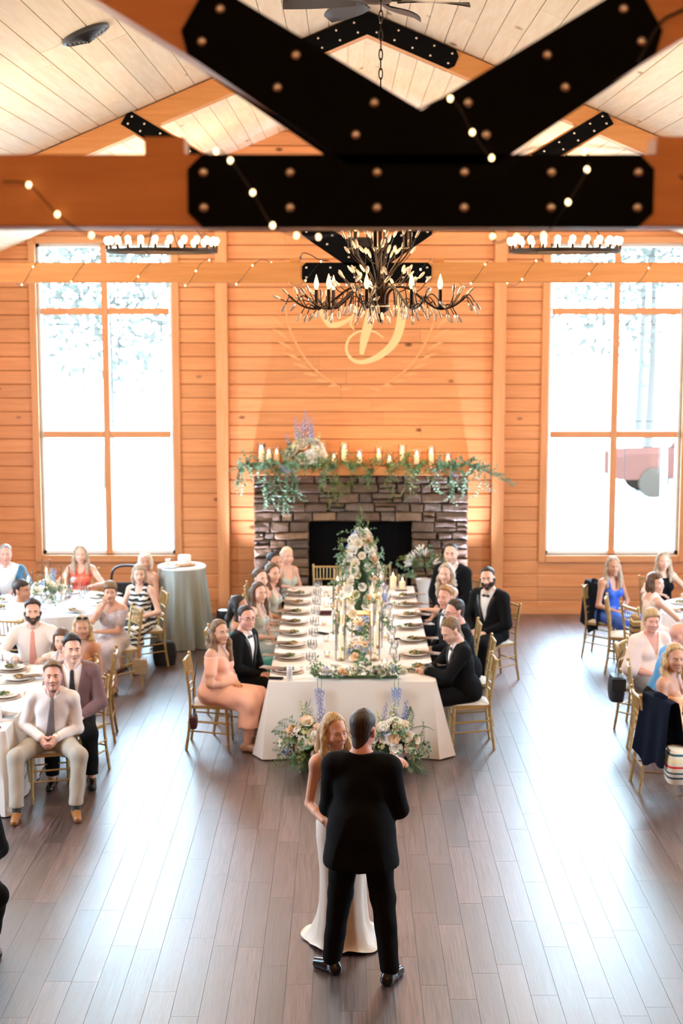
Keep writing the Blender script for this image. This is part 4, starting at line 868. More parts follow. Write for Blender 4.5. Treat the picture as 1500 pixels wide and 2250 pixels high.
# two floor arrangements against the front of the head table
for s, cx, lab in ((-1, -.33, 'large rose and fern arrangement on the floor before the head table, behind the bride'), (1, .47, 'large rose and fern arrangement on the floor before the head table, right of the groom')):
    a = thing('floor_flowers', lab, 'flower arrangement', (cx, 14.52, 0), group='floor arrangements')
    put('vessel', MB().lathe([(0, .0), (.12, 0), (.13, .12), (.11, .2), (0, .2)], 16).mesh('vessel', M_leaf), a)
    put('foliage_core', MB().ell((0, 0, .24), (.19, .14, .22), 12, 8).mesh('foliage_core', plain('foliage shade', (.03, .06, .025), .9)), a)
    C = np.array((0, 0, .2))
    for i in range(30):      # roses and clusters on a mound that rises to the centre back
        d = np.array((rf.uniform(-1, 1), -abs(rf.normal())*.8-.15, rf.uniform(-.25, 1.15))); d /= np.linalg.norm(d); p = C+d*np.array((.25, .19, .27))*rf.uniform(.85, 1.08); p[2] = max(.06, p[2])
        fl(a, 'r' if i % 3 else 'c', p, d+np.array((0, -.25, .25)), None if i % 3 else int(rf.integers(2, 4)) if i % 2 else int(rf.integers(0, 5)), rf.uniform(1.0, 1.3))
    for i in range(8): fl(a, 's', (rf.uniform(-.14, .14)-.02*s, rf.uniform(.0, .10), rf.uniform(.26, .36)), (rf.uniform(-.35, .35), rf.uniform(-.1, .1), 1), i % 4, rf.uniform(.85, 1.1))
    for i in range(16):
        x = rf.uniform(-1, 1); fl(a, 'f', (.12*x, -.04, rf.uniform(.05, .14)), (x*1.2+math.copysign(.3, x), rf.uniform(-.7, .1), rf.uniform(.1, .45)), None, rf.uniform(.75, 1.05))
    for i in range(22):
        d = np.array((rf.uniform(-1.2, 1.2), -rf.uniform(.1, 1), rf.uniform(-.1, .9))); d /= np.linalg.norm(d); p = C+d*np.array((.19, .14, .17)); p[2] = max(.05, p[2]); fl(a, 'l', p, d, None, rf.uniform(.7, 1))
    for i in range(4): fl(a, 'f', (-s*.0+rf.uniform(-.1, .1), .08, .3), (s*rf.uniform(.5, 1.2), .1, rf.uniform(.5, 1)), 0, .9)
# garland along the front edge of the table, trailing blossoms
g = thing('table_garland', 'low rose garland along the near edge of the head table', 'flower arrangement', (.12, 15.05, .765))
put('foam_base', MB().box((0, .02, .012), (.80, .06, .024), bev=.01).mesh('foam_base', M_leaf), g)
for i in range(46):
    x = -.46+.92*(i/45)+rf.uniform(-.02, .02); p = (x, rf.uniform(-.10, .11), .045+rf.uniform(0, .06)); d = (rf.uniform(-.4, .4), rf.uniform(-.8, .2), 1)
    fl(g, 'r' if i % 2 else 'c', p, d, None if i % 2 else (2, 3, 2, 0, 3, 2, 4)[i//2 % 7], rf.uniform(.85, 1.15))
for i in range(30): x = rf.uniform(-.5, .5); fl(g, 'l', (x, rf.uniform(-.1, .1), .03), (rf.uniform(-.8, .8)+x*.5, rf.uniform(-1, .6), rf.uniform(.15, .8)), None, rf.uniform(.6, .9))
for x, n in ((-.40, 0), (-.36, 0), (.36, 1), (.40, 1)): fl(g, 's', (x, -.17, .0), (rf.uniform(-.05, .05), -.25, -1), n, .8)
# low blooms along the runner
for i, (x, y, l) in enumerate([(.13, 15.75, 'first'), (.12, 16.15, 'second'), (.16, 17.05, 'third'), (.15, 17.6, 'fourth')]):
    a = thing('runner_flowers', 'low clump of peach, blue and cream blooms, %s from the near end of the runner' % l, 'flower arrangement', (x, y, .762), group='runner flowers')
    put('bowl', MB().lathe([(0, 0), (.05, 0), (.075, .05), (.07, .06), (0, .05)], 14).mesh('bowl', M_leaf), a)
    for k in range(16):
        d = sph(rf, .2); p = np.array((0, 0, .05))+d*np.array((.09, .13, .11)); fl(a, 'r' if k % 3 else 'c', p, d, (1, 0, 1, 3, 2)[k % 5] if k % 3 else (0, 4, 2)[k % 9//3], rf.uniform(.8, 1.05))
    for k in range(9): d = sph(rf); fl(a, 'l', np.array((0, 0, .04))+d*.05, d*np.array((1, 1, .5)), None, .6)
# tall centrepiece on a gold frame stand
a = thing('tall_centrepiece', 'tall cone of roses and blue hydrangea on a gold stand down the head table', 'flower arrangement', (.165, 16.72, .762)); S = .13
st_ = MB()
for sx in (-1, 1):
    for sy in (-1, 1): st_.box((sx*S*.75, sy*S*.75, .16), (.012, .012, .32))
for z in (.006, .32): 
    for q in (-1, 1): st_.box((0, q*S*.75, z), (S*1.5+.012, .012, .012)); st_.box((q*S*.75, 0, z), (.012, S*1.5, .012))
put('stand', st_.mesh('stand', plain('copper frame', (.66, .36, .17), .3, .8), False), a); put('stand_plate', MB().box((0, 0, .328), (.21, .21, .006)).mesh('stand_plate', M_gold, False), a)
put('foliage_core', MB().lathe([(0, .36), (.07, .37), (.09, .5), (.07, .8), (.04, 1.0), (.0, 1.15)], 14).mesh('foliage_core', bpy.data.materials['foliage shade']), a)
for i in range(96):
    t = i/95; z = .30+.93*t; R_ = .245*(1-t)**.62+.035; 
    if z < .42: R_ *= 1.05
    an = i*2.4+rf.random()*.5; d = np.array((math.cos(an), math.sin(an), .35)); p = (R_*math.cos(an), R_*math.sin(an), z)
    k = 'rrcrrcrr'[i % 8]; fl(a, k, p, d, {'r': (0, 2, 1, 0, 2, 4, 3)[i % 7], 'c': (0, 2, 4, 2, 3, 2, 1)[i % 7]}[k], rf.uniform(.85, 1.15))
for i in range(70):
    t = rf.random(); z = .33+.85*t; R_ = .22*(1-t)**.62+.02; an = rf.random()*6.28; fl(a, 'l', (R_*math.cos(an), R_*math.sin(an), z), (math.cos(an), math.sin(an), rf.uniform(-.3, .9)), None, rf.uniform(.6, .95))
for i in range(7): fl(a, 'l', (rf.uniform(-.03, .03), rf.uniform(-.03, .03), 1.1+.035*i), (rf.uniform(-.5, .5), rf.uniform(-.5, .5), 1), 0 if i % 2 else 2, .8)
for i in range(9): an = i*.7; fl(a, 'l', (.2*math.cos(an), .2*math.sin(an), .36), (math.cos(an)*.8, math.sin(an)*.8, -1), 3 if i % 2 else 1, 1.1)
# mantel: bouquet, greenery garland, trailing sprigs
a = thing('mantel_bouquet', 'cream bouquet with tall lilac spikes on the left of the mantel', 'flower arrangement', (-.56, FY-.02, MT))
put('vase', MB().lathe([(0, 0), (.05, 0), (.08, .05), (.06, .1), (0, .1)], 14).mesh('vase', M_leaf), a)
for i in range(24):
    d = sph(rf, .05); d[1] = -abs(d[1]); p = np.array((0, 0, .07))+d*np.array((.25, .12, .26)); fl(a, 'r' if i % 4 else 'c', p, d, (2, 0, 4, 3)[i % 4] if i % 4 else (2, 3)[i//4 % 2], rf.uniform(1.5, 1.95))
for i, (x, h, k) in enumerate([(-.16, .42, 0), (-.02, .56, 0), (.06, .44, 0), (.09, .36, 1), (-.07, .34, 0), (-.22, .12, 0), (.15, .2, 2), (-.16, .24, 2), (-.12, .3, 2), (.2, .05, 2)]): fl(a, 's', (x*.7, .0, h*.72), (x*.7, .02, 1 if h > .2 else .4), k, 1.15)
for i in range(14): d = sph(rf); d[1] = -abs(d[1]); fl(a, 'l', np.array((0, 0, .08))+d*np.array((.18, .08, .15)), d, None, .9)
a = thing('mantel_garland', 'eucalyptus garland trailing along and over the mantel front', 'garland', (0, FY-.13, MT))
put('stem', MB().tube(bez([(-1.55, .05, -.02), (-1.2, .02, .02), (-.6, -.0, .02), (.2, .02, .02), (1.0, .0, .02), (1.75, .0, .03), (2.05, .0, -.05), (2.28, .0, -.22)], 6), .006, 6).mesh('stem', M_leaf), a)
for i in range(150):
    x = -1.5+3.3*i/149; k = 1 if (x < -.7 or x > 1.25) else (2 if rf.random() < .6 else 0); fl(a, 'l', (x, rf.uniform(-.03, .08), rf.uniform(0, .05)), (rf.uniform(-.8, .8), -rf.uniform(.2, 1.), rf.uniform(-.6, .6)), k, rf.uniform(.8, 1.2))
for x0, L, k in ((-1.5, .28, 1), (-1.1, .42, 1), (-.98, .36, 1), (-.86, .50, 1), (-.72, .38, 1), (-.34, .26, 2), (-.20, .46, 2), (-.16, .30, 2), (.06, .30, 2), (.34, .22, 2), (.60, .30, 2), (.88, .32, 2), (1.25, .2, 1), (1.5, .34, 1), (1.62, .28, 1), (1.9, .26, 1)):
    for j in range(int(L/.05)): fl(a, 'l', (x0+rf.uniform(-.05, .05), -.06-rf.uniform(0, .03), -.02-j*.052), (rf.uniform(-.45, .45), -.35, -1), k, rf.uniform(.7, 1.0))
for j in range(22): t = j/21; fl(a, 'l', (1.72+.58*t, -.02, .03-.30*t**1.7), (1, -.35, rf.uniform(-1, .5)), 1, .75*(1.1-.5*t))
for i in range(5): fl(a, 'c', (-.9+i*.05 if i < 3 else 1.3+i*.06, -.08, -.03*i), (0, -1, .3), 1, .9)
# white lilies behind the far right corner of the head table
a = thing('lily_vase', 'white lilies in a vase by the right of the firebox', 'flower arrangement', (1.06, 20.9, 0)); put('vase', MB().lathe([(0, 0), (.11, 0), (.09, .3), (.07, .55), (.11, .72), (.10, .72), (.06, .55), (0, .5)], 18).mesh('vase', M_plate), a)
lily = MB()
for k in range(6):
    an = k*PI/3; G = [[((.012+.05*u**1.3)*math.cos(an+v*.35*math.sin(PI*min(1, u+.1))), (.012+.05*u**1.3)*math.sin(an+v*.35*math.sin(PI*min(1, u+.1))), .11*u-.03*u**3) for v in (-1, 0, 1)] for u in (0, .33, .66, 1)]; lily.grid(G)
lily = lily.mesh('lily', M_rosep)
for i in range(11): d = sph(rf, .2); p = np.array((0, 0, .85))+d*np.array((.17, .14, .26)); put('lily', lily, a, tuple(p), rot=Vector(d).to_track_quat('Z', 'Y').to_euler(), scale=1.2)
for i in range(16): d = sph(rf, .1); fl(a, 'l', np.array((0, 0, .76))+d*np.array((.12, .1, .12)), d, i % 3, 1.2)
# guest table centrepieces
for x, y, lab, sc_ in ((-3.72, 18.98, 'cream and blue centrepiece on the round table below the left window', 1), (4.86, 18.72, 'cream centrepiece on the round table below the right window', .9), (-3.9, 14.6, 'cream centrepiece on the left rectangular table', .9)):
    a = thing('table_centrepiece', lab, 'flower arrangement', (x, y, .762), scale=sc_); put('bowl', MB().lathe([(0, .0), (.06, 0), (.10, .07), (.09, .11), (0, .1)], 16).mesh('bowl', M_plate), a)
    for i in range(22): d = sph(rf, .1); p = np.array((0, 0, .1))+d*np.array((.17, .15, .15)); fl(a, 'r' if i % 4 else 'c', p, d, (0, 2, 3, 4, 0)[i % 5] if i % 4 else (0, 2, 3)[i//4 % 3], 1.25)
    for i in range(4): fl(a, 's', (rf.uniform(-.06, .06), 0, .2), (rf.uniform(-.4, .4), .1, 1), (1, 3, 2, 1)[i], .8)
    for i in range(14): d = sph(rf); fl(a, 'l', np.array((0, 0, .09))+d*.1, d, None, .8)
# ------------------------------------------------------------------ people: one continuous body surface each, clothes and hair as children
def smin(a, b, k):
    h = np.maximum(k-np.abs(a-b), 0)/k; return np.minimum(a, b)-h*h*k*.25
class Field:
    """distances sampled on a grid that is finer where the head and hands are"""
    def __init__(s, lo, hi, h, fine):
        s.ax = []
        for k in range(3):
            p = lo[k]; A = [p]
            while p < hi[k]:
                st = h
                for a, b, hf in fine:
                    if a[k]-h < p < b[k]: st = min(st, hf)
                p += st; A.append(p)
            s.ax.append(np.array(A, np.float32))
        s.shape = tuple(len(a) for a in s.ax)
    def new(s): return np.full(s.shape, 1.0, np.float32)
    def sub(s, lo, hi):
        sl = []
        for k in range(3):
            i = max(0, int(np.searchsorted(s.ax[k], lo[k]))-1); j = min(len(s.ax[k]), int(np.searchsorted(s.ax[k], hi[k]))+1)
            if j-i < 1: return None, None
            sl.append(slice(i, j))
        return tuple(sl), (s.ax[0][sl[0]][:, None, None], s.ax[1][sl[1]][None, :, None], s.ax[2][sl[2]][None, None, :])
    def put(s, A, lo, hi, fn, k, sub=False, m=.07):
        sl, g = s.sub(np.asarray(lo)-m, np.asarray(hi)+m)
        if sl is None: return
        d = fn(*g)
        if sub: A[sl] = -smin(-A[sl], d, k)
        else: A[sl] = smin(A[sl], d, k) if k > 0 else np.minimum(A[sl], d)
    def cone(s, A, a, b, ra, rb, k=.02, grow=0, sub=False):
        a = np.asarray(a, float); b = np.asarray(b, float); ra += grow; rb += grow; ba = b-a; L2 = ba.dot(ba)+1e-9; r = max(ra, rb)
        def fn(x, y, z):
            px, py, pz = x-a[0], y-a[1], z-a[2]; t = np.clip((px*ba[0]+py*ba[1]+pz*ba[2])/L2, 0, 1)
            return (np.sqrt((px-t*ba[0])**2+(py-t*ba[1])**2+(pz-t*ba[2])**2)-(ra+(rb-ra)*t)).astype(np.float32)
        s.put(A, np.minimum(a, b)-r, np.maximum(a, b)+r, fn, k, sub)
    def ell(s, A, c, r, R=None, k=.02, grow=0, sub=False):
        c = np.asarray(c, float); r = np.asarray(r, float)+grow; R = np.eye(3) if R is None else R
        def fn(x, y, z):
            p = (x-c[0], y-c[1], z-c[2]); q = [(p[0]*R[0, i]+p[1]*R[1, i]+p[2]*R[2, i]) for i in range(3)]
            k0 = np.sqrt(sum((q[i]/r[i])**2 for i in range(3))); k1 = np.sqrt(sum((q[i]/r[i]**2)**2 for i in range(3)))+1e-6
            return (k0*(k0-1)/k1).astype(np.float32)
        ext = np.sqrt(((R*r[None, :])**2).sum(1)); s.put(A, c-ext, c+ext, fn, k, sub)
def nets(D, ax):
    """surface nets: vertices and quads of the zero surface"""
    S = D < 0; n = D.shape
    c = np.zeros((n[0]-1, n[1]-1, n[2]-1), np.uint8)
    offs = [(i, j, k) for i in (0, 1) for j in (0, 1) for k in (0, 1)]
    for i, j, k in offs: c += S[i:n[0]-1+i, j:n[1]-1+j, k:n[2]-1+k]
    act = (c > 0) & (c < 8); I = np.argwhere(act)
    if len(I) == 0: return np.zeros((0, 3)), np.zeros((0, 4), int)
    idx = np.full(act.shape, -1, np.int32); idx[act] = np.arange(len(I))
    P = np.zeros((len(I), 3), np.float32); W = np.zeros(len(I), np.float32)
    for a in range(8):
        for b in range(a+1, 8):
            oa, ob = np.array(offs[a]), np.array(offs[b])
            if np.abs(oa-ob).sum() != 1: continue
            A_, B_ = I+oa, I+ob; da = D[A_[:, 0], A_[:, 1], A_[:, 2]]; db = D[B_[:, 0], B_[:, 1], B_[:, 2]]; m = (da < 0) != (db < 0)
            t = np.where(m, da/np.where(m, da-db, 1), 0); 
            for k in range(3): pa, pb = ax[k][A_[:, k]], ax[k][B_[:, k]]; P[:, k] += np.where(m, pa+(pb-pa)*t, 0)
            W += m
    P /= W[:, None]; F = []
    for k in range(3):
        u, v = (k+1) % 3, (k+2) % 3; sl0 = [slice(None)]*3; sl1 = [slice(None)]*3; sl0[k] = slice(0, n[k]-1); sl1[k] = slice(1, n[k])
        for q in (u, v): sl0[q] = slice(1, n[q]-1); sl1[q] = slice(1, n[q]-1)
        s0, s1 = S[tuple(sl0)], S[tuple(sl1)]; E = np.argwhere(s0 != s1)
        if not len(E): continue
        fl_ = s0[E[:, 0], E[:, 1], E[:, 2]]; b = E.copy(); b[:, u] += 1; b[:, v] += 1; qd = []
        for du, dv in ((-1, -1), (0, -1), (0, 0), (-1, 0)):
            e = b.copy(); e[:, u] += du; e[:, v] += dv; qd.append(idx[e[:, 0], e[:, 1], e[:, 2]])
        Q = np.stack(qd, 1); Q[~fl_] = Q[~fl_][:, ::-1]; F.append(Q)
    return P, np.concatenate(F)
def netmesh(name, D, ax, mat):
    V, F = nets(D, ax); return mk(name, V, F, True, [mat]) if len(F) else None
# ---- the head, once, in its own coordinates (origin between the eyes inside the head, +Y forward)
def head_prims(fem):
    w_ = .94 if fem else 1
    return [('e', (0, -.018, .034), (.0745*w_, .096, .086), .0), ('e', (0, .032, -.022), (.061*w_, .056, .082), .03), ('c', (0, .012, -.055), (0, .060, -.100), .050*w_, .021, .03),
            ('e', (.046*w_, .0, -.058), (.020, .030, .030), .035), ('e', (-.046*w_, .0, -.058), (.020, .030, .030), .035), ('c', (0, .088, .004), (0, .106, -.033), .0075, .0105, .014), ('e', (.0125, .094, -.038), (.008, .011, .008), .010), ('e', (-.0125, .094, -.038), (.008, .011, .008), .010),
            ('c', (-.034*w_, .076, .020), (.034*w_, .076, .020), .010, .010, .02), ('e', (.036*w_, .058, -.034), (.024, .024, .022), .03), ('e', (-.036*w_, .058, -.034), (.024, .024, .022), .03),
            ('s', (.031*w_, .101, .001), (.018, .020, .0125), .012), ('s', (-.031*w_, .101, .001), (.018, .020, .0125), .012), ('e', (0, .082, -.066), (.022, .014, .013), .012), ('e', (0, .074, -.098), (.016, .014, .014), .02),
            ('e', (.076*w_, -.008, -.012), (.009, .019, .031), .008), ('e', (-.076*w_, -.008, -.012), (.009, .019, .031), .008)]
def add_head(f, A, c, R, sh, fem, k0=.0):
    tr = lambda p: c+R @ (np.array(p)*sh)
    for p in head_prims(fem):
        if p[0] == 'e': f.ell(A, tr(p[1]), np.array(p[2])*sh, R, max(p[3], .001)*sh)
        elif p[0] == 's': f.ell(A, tr(p[1]), np.array(p[2])*sh, R, p[3]*sh, sub=True)
        else: f.cone(A, tr(p[1]), tr(p[2]), p[3]*sh, p[4]*sh, p[5]*sh)
HF = Field((-.13, -.16, -.15), (.13, .15, .16), .006, []); HEAD = {}
for fem in (0, 1): A = HF.new(); add_head(HF, A, np.zeros(3), np.eye(3), 1, fem); HEAD[fem] = A
def hdepth(fem, x, z):
    """y of the face surface at (x, z)"""
    A = HEAD[fem]; ix = int(np.argmin(abs(HF.ax[0]-x))); iz = int(np.argmin(abs(HF.ax[2]-z))); col = A[ix, :, iz]; j = len(col)-1
    while j > 0 and col[j] > 0: j -= 1
    t = col[j]/(col[j]-col[min(j+1, len(col)-1)]+1e-9) if j+1 < len(col) else 0
    return HF.ax[1][j]+.006*t
M_eyew = plain('eye white', (.52, .47, .43), .25); M_iris = plain('dark iris', (.02, .014, .01), .12); M_brow = {}; M_lip = plain('lips', (.50, .17, .14), .45); M_lip2 = plain('male lips', (.42, .17, .13), .5); M_tooth = plain('teeth', (.88, .86, .82), .25); M_lash = plain('lashes', (.03, .018, .012), .6)
EYE = MB(); EYE.ell((0, 0, 0), .0122, 12, 9, Matrix.Rotation(-PI/2, 3, 'X')); EYE.cm = 1; EYE.ell((0, .0061, 0), (.0070, .0070, .0070), 10, 6); EYE = EYE.mesh('eye', [M_eyew, M_iris])
LID = MB(); LID.grid([[(.0134*math.cos(b)*math.sin(a), .0134*math.cos(b)*math.cos(a), .0134*math.sin(b)) for a in np.linspace(-1.35, 1.35, 9)] for b in (.16, .45, .8, 1.2)]); LID.grid([[(.0130*math.cos(b)*math.sin(a), .0130*math.cos(b)*math.cos(a), .0130*math.sin(b)) for a in np.linspace(-1.35, 1.35, 9)] for b in (-1.1, -.75, -.42)])
def face_strip(fem, pts, wz, off, bulge=.0):
    G = []
    for (x, z), w_ in zip(pts, wz): G.append([(x, hdepth(fem, x, z+q*w_)+off+bulge*(1-q*q), z+q*w_) for q in (-1, -.4, .4, 1)])
    return G
FACE = {}
for fem in (0, 1):
    w_ = .94 if fem else 1; B = []; Ls = []
    for s in (-1, 1):
        B.append(MB().grid(face_strip(fem, [(s*x*w_, z) for x, z in ((.014, .0185), (.022, .021), (.032, .0225), (.042, .020), (.049, .0145))], (.0028, .0038, .0034, .0026, .0012) if fem else (.004, .0052, .0048, .0036, .0018), .0022, .0012)))
        T = [(s*.031*w_+.0142*math.cos(a), .0685+.0125*math.sin(max(0., a*.5+.6))*.95+.0012, .0005+.0078*math.sin(a)) for a in np.linspace(.1, PI-.1, 7)]; Ls.append(MB().tube(T, .0013 if fem else .0009, 5))
    mouth = MB(); xs = np.linspace(-.0235, .0235, 9)*w_; mouth.grid(face_strip(fem, [(x, -.0645+.0008*math.cos(x*200)) for x in xs], [.0035*(1-(x/.026)**2)+.0006 for x in xs], .0012, .0015)); mouth.grid(face_strip(fem, [(x, -.0715) for x in xs], [.0042*(1-(x/.025)**2)+.0006 for x in xs], .0014, .002))
    sm = MB(); xs2 = np.linspace(-.030, .030, 11)*w_; arc = lambda x: -.070+7.5*x*x
    sm.grid(face_strip(fem, [(x, arc(x)+.0058) for x in xs2], [.0028*(1-(x/.033)**2)+.0008 for x in xs2], .0016, .0018)); sm.grid(face_strip(fem, [(x, arc(x)-.0056*(1-(x/.031)**2)) for x in xs2], [.0034*(1-(x/.032)**2)+.0008 for x in xs2], .0018, .002)); sm.cm = 1
    sm.grid(face_strip(fem, [(x, arc(x)+.0008) for x in xs2], [.0048*(1-(x/.030)**2)+.0003 for x in xs2], .0012, .001))
    FACE[fem] = dict(brow=B, lash=[l.mesh('eyelash', M_lash) for l in Ls], mouth=mouth.mesh('mouth', M_lip if fem else M_lip2), smile=sm.mesh('mouth', [M_lip, M_tooth]))
def gmesh(mb, name, mat, cache={}):
    k = (id(mb), mat.name)
    if k not in cache: cache[k] = mb.mesh(name, mat)
    return cache[k]
HCACHE = {}
def sstep(t): t = np.clip(t, 0, 1); return t*t*(3-2*t)
HAIR = {'buzz': (.0035, .008), 'short': (.0045, .014), 'quiff': (.0045, .022), 'fringe': (.009, .018), 'pixie': (.018, .028), 'bob': (.012, .019), 'long': (.010, .017), 'bride': (.008, .013), 'wavy': (.012, .019), 'curly': (.016, .022), 'updo': (.008, .015), 'sleek': (.007, .011)}
def hair_field(style, fem):
    """scalp hair that thins out to nothing at the hairline, plus falling lengths"""
    w_ = .94 if fem else 1; lo, hi = (-.17, -.22, -.16), (.17, .15, .18); h = .0062
    if style in ('long', 'wavy', 'bride', 'curly'): lo = (-.17, -.22, -.38 if style != 'curly' else -.27)
    if style == 'bob': lo = (-.17, -.22, -.19)
    f = Field(lo, hi, h, []); A = f.new(); X, Y, Z = (f.ax[0][:, None, None], f.ax[1][None, :, None], f.ax[2][None, None, :])
    for p in head_prims(fem)[:2]: f.ell(A, p[1], p[2], None, max(p[3], .001))
    f.cone(A, (0, -.035, -.03), (0, -.045, -.12), .062*w_, .050*w_, .03)
    ang = np.arctan2(np.abs(X), Y+.02)+0*Z
    if not fem: ka, kz = (0, .35, .7, .95, 1.08, 1.2, 1.36, 1.5, 1.75, 2.0, 2.3, 2.7, PI), (.082, .082, .071, .054, .025, -.018, -.026, .0, .014, -.022, -.040, -.047, -.048)
    else: ka, kz = (0, .5, .9, 1.15, 1.3, 1.6, 2.0, PI), (.083, .073, .048, .014, -.012, -.03, -.06, -.10)
    kz = np.array(kz)
    if style in ('fringe', 'pixie'): kz = np.where(np.array(ka) < .8, kz-.030, kz)
    if style == 'pixie': kz = np.where(np.array(ka) > .85, kz-.02, kz)
    if style == 'bob': kz = np.where(np.array(ka) < .8, kz-.022, kz)
    q = Z-np.interp(ang, ka, kz); ts, tt = HAIR[style]; t = ts+(tt-ts)*sstep((Z-.02)/.07)
    if style in ('quiff', 'short'): t = t+(.013 if style == 'quiff' else .006)*np.exp(-(ang/.8)**2)*sstep((Z-.06)/.04)
    A = A-(t*sstep(q/.03)-.0035)
    if style == 'updo': f.ell(A, (0, -.12, .03), (.045, .04, .045), None, .02)
    if style in ('bob', 'sleek', 'long', 'bride', 'wavy', 'curly'):
        wav = {'wavy': .011, 'curly': .015}.get(style, .003)
        bot = {'bob': -.125, 'curly': -.22, 'wavy': -.32, 'long': -.29, 'bride': -.31, 'sleek': -.14}[style]
        B = f.new()
        for s in (-1, 1):
            x0 = s*.072*w_
            if style == 'sleek': P = [(s*.06, -.06, .03), (s*.05, -.09, -.08), (s*.03, -.11, bot+.04)]; rr = (.03, .03, .02)
            elif style == 'bob': P = [(x0, -.006, .045), (s*.080, -.004, -.04), (s*.074, .006, bot+.03)]; rr = (.024, .027, .024)
            else: P = [(s*.066*w_, -.008, .055), (s*.084, -.010, -.04), (s*.092, .012, -.14), (s*.084, .060, bot+.03)]; rr = (.022, .025, .032, .018)
            for i in range(len(P)-1): f.cone(B, P[i], P[i+1], rr[i], rr[i+1], .02)
            if style == 'bob': f.cone(B, (s*.045, -.07, .0), (s*.045, -.075, bot+.04), .05, .045, .04)
            elif style != 'sleek': f.cone(B, (s*.045, -.075, .0), (s*.05, -.110, -.15), .05, .045, .04); f.cone(B, (s*.05, -.110, -.15), (s*.045, -.105, bot+.02), .045, .03, .04)
        B = B+wav*(np.sin(Z*55+X*20)*np.cos(Y*45+Z*18)).astype(np.float32)
        f2 = f.new(); f.ell(f2, (0, .115, -.03), (.058*w_, .085, .125)); B = np.maximum(B, -f2)
        A = smin(A.astype(np.float32), B.astype(np.float32), .02)
    A = A+(.0013*np.sin(np.arctan2(X, Y+.02)*46+Z*25)).astype(np.float32)*sstep(q/.03)
    return A.astype(np.float32), f.ax
def hair_mesh(style, fem, mat):
    k = (style, fem)
    if k not in HCACHE: A, ax = hair_field(style, fem); HCACHE[k] = nets(A, ax)
    V, F = HCACHE[k]; kk = (style, fem, mat.name)
    if kk not in HCACHE: HCACHE[kk] = mk('hair', V, F, True, [mat])
    return HCACHE[kk]
HM = dict(blond=hairmat('blond hair', (.30, .17, .07), (.62, .42, .20)), lblond=hairmat('pale blond hair', (.50, .36, .20), (.80, .66, .44)), brown=hairmat('brown hair', (.055, .026, .012), (.15, .075, .035)), dark=hairmat('dark brown hair', (.018, .010, .007), (.05, .028, .017)), black=hairmat('black hair', (.006, .005, .005), (.02, .016, .014)),
          grey=hairmat('grey hair', (.20, .18, .16), (.45, .42, .38)), ash=hairmat('ash blond hair', (.24, .17, .11), (.55, .44, .32)), ginger=hairmat('strawberry hair', (.24, .10, .03), (.48, .26, .10)), white=hairmat('white blond hair', (.62, .54, .42), (.86, .80, .68)), lbrown=hairmat('light brown hair', (.12, .062, .028), (.26, .15, .075)))
SK = dict(fair=plain('fair skin', (.74, .43, .31), .5, sss=.08), warm=plain('warm skin', (.66, .35, .235), .5, sss=.08), tan=plain('tanned skin', (.52, .25, .15), .5, sss=.08), pink=plain('ruddy skin', (.70, .35, .26), .5, sss=.08))
CM = {}
def cloth_m(name, c, rough=.75, sheen=.15, **k):
    if name not in CM: CM[name] = plain(name, c, rough, sheen=sheen, **k)
    return CM[name]
TUX = cloth_m('black wool', (.006, .006, .0065), .85, 0, spec=.12); NAVY = cloth_m('midnight wool', (.008, .010, .017), .85, 0, spec=.15); SHIRT = cloth_m('white shirt', (.82, .80, .78), .7); BLKSAT = cloth_m('black satin', (.008, .008, .009), .35); SHOE = cloth_m('black shoe leather', (.008, .007, .007), .18, 0); HEEL = cloth_m('nude heel leather', (.35, .19, .12), .3, 0); BROWN = cloth_m('tan shoe leather', (.30, .12, .035), .28, 0)
def rotm(h, pitch=0, roll=0):
    """columns: right, forward, up. h is the turn about Z; positive pitch looks up"""
    return np.array((Matrix.Rotation(h, 3, 'Z') @ Matrix.Rotation(pitch, 3, 'X') @ Matrix.Rotation(roll, 3, 'Y')))
def ik(S, W, l1, l2, hint):
    S, W = np.array(S, float), np.array(W, float); d = W-S; L = np.linalg.norm(d); u = d/L
    if L > l1+l2-.005: L = l1+l2-.005; W = S+u*L
    a = (l1*l1-l2*l2+L*L)/(2*L); h = math.sqrt(max(l1*l1-a*a, 0)); n = np.array(hint, float); n -= u*n.dot(u); n /= np.linalg.norm(n)+1e-9
    return S+u*a+n*h, W
def hand(f, A, W, d, n, side, s, curl=.5, spread=1., rmin=0):
    """palm, four unequal bent fingers and a thumb; d finger direction, n palm normal (towards what is held), side = +1 thumb to cross(d,n)"""
    d = np.array(d, float); d /= np.linalg.norm(d); n = np.array(n, float); n -= d*n.dot(d); n /= np.linalg.norm(n); t = np.cross(d, n)*side
    R = np.stack([t, d, n], 1); f.ell(A, W+d*.045*s, np.array((.040, .056, .0165))*s, R, .015)
    rr = lambda r: max(r*s, rmin)
    for i, (o, L) in enumerate(((.029, .070), (.010, .078), (-.010, .073), (-.028, .058))):
        k0 = W+(d*.088+t*o*spread)*s; b = curl*.55; p1 = k0+(d*math.cos(b)+n*math.sin(b)+t*o*1.2*(spread-.6))*L*.45*s; b2 = curl*1.5; p2 = p1+(d*math.cos(b2)+n*math.sin(b2))*L*.34*s; b3 = curl*2.1; p3 = p2+(d*math.cos(b3)+n*math.sin(b3))*L*.22*s
        f.cone(A, W+(d*.05+t*o*.8)*s, k0, rr(.0105), rr(.0098), .006); f.cone(A, k0, p1, rr(.0092), rr(.0085), .004); f.cone(A, p1, p2, rr(.0085), rr(.0076), .003); f.cone(A, p2, p3, rr(.0076), rr(.0065), .003)
    a = W+(d*.022+t*.028)*s; b = a+(d*.030+t*.026+n*.012)*s; c = b+(d*.030+t*.006+n*.012)*s; f.cone(A, a, b, rr(.013), rr(.0105), .010); f.cone(A, b, c, rr(.0105), rr(.0078), .004)
    return t
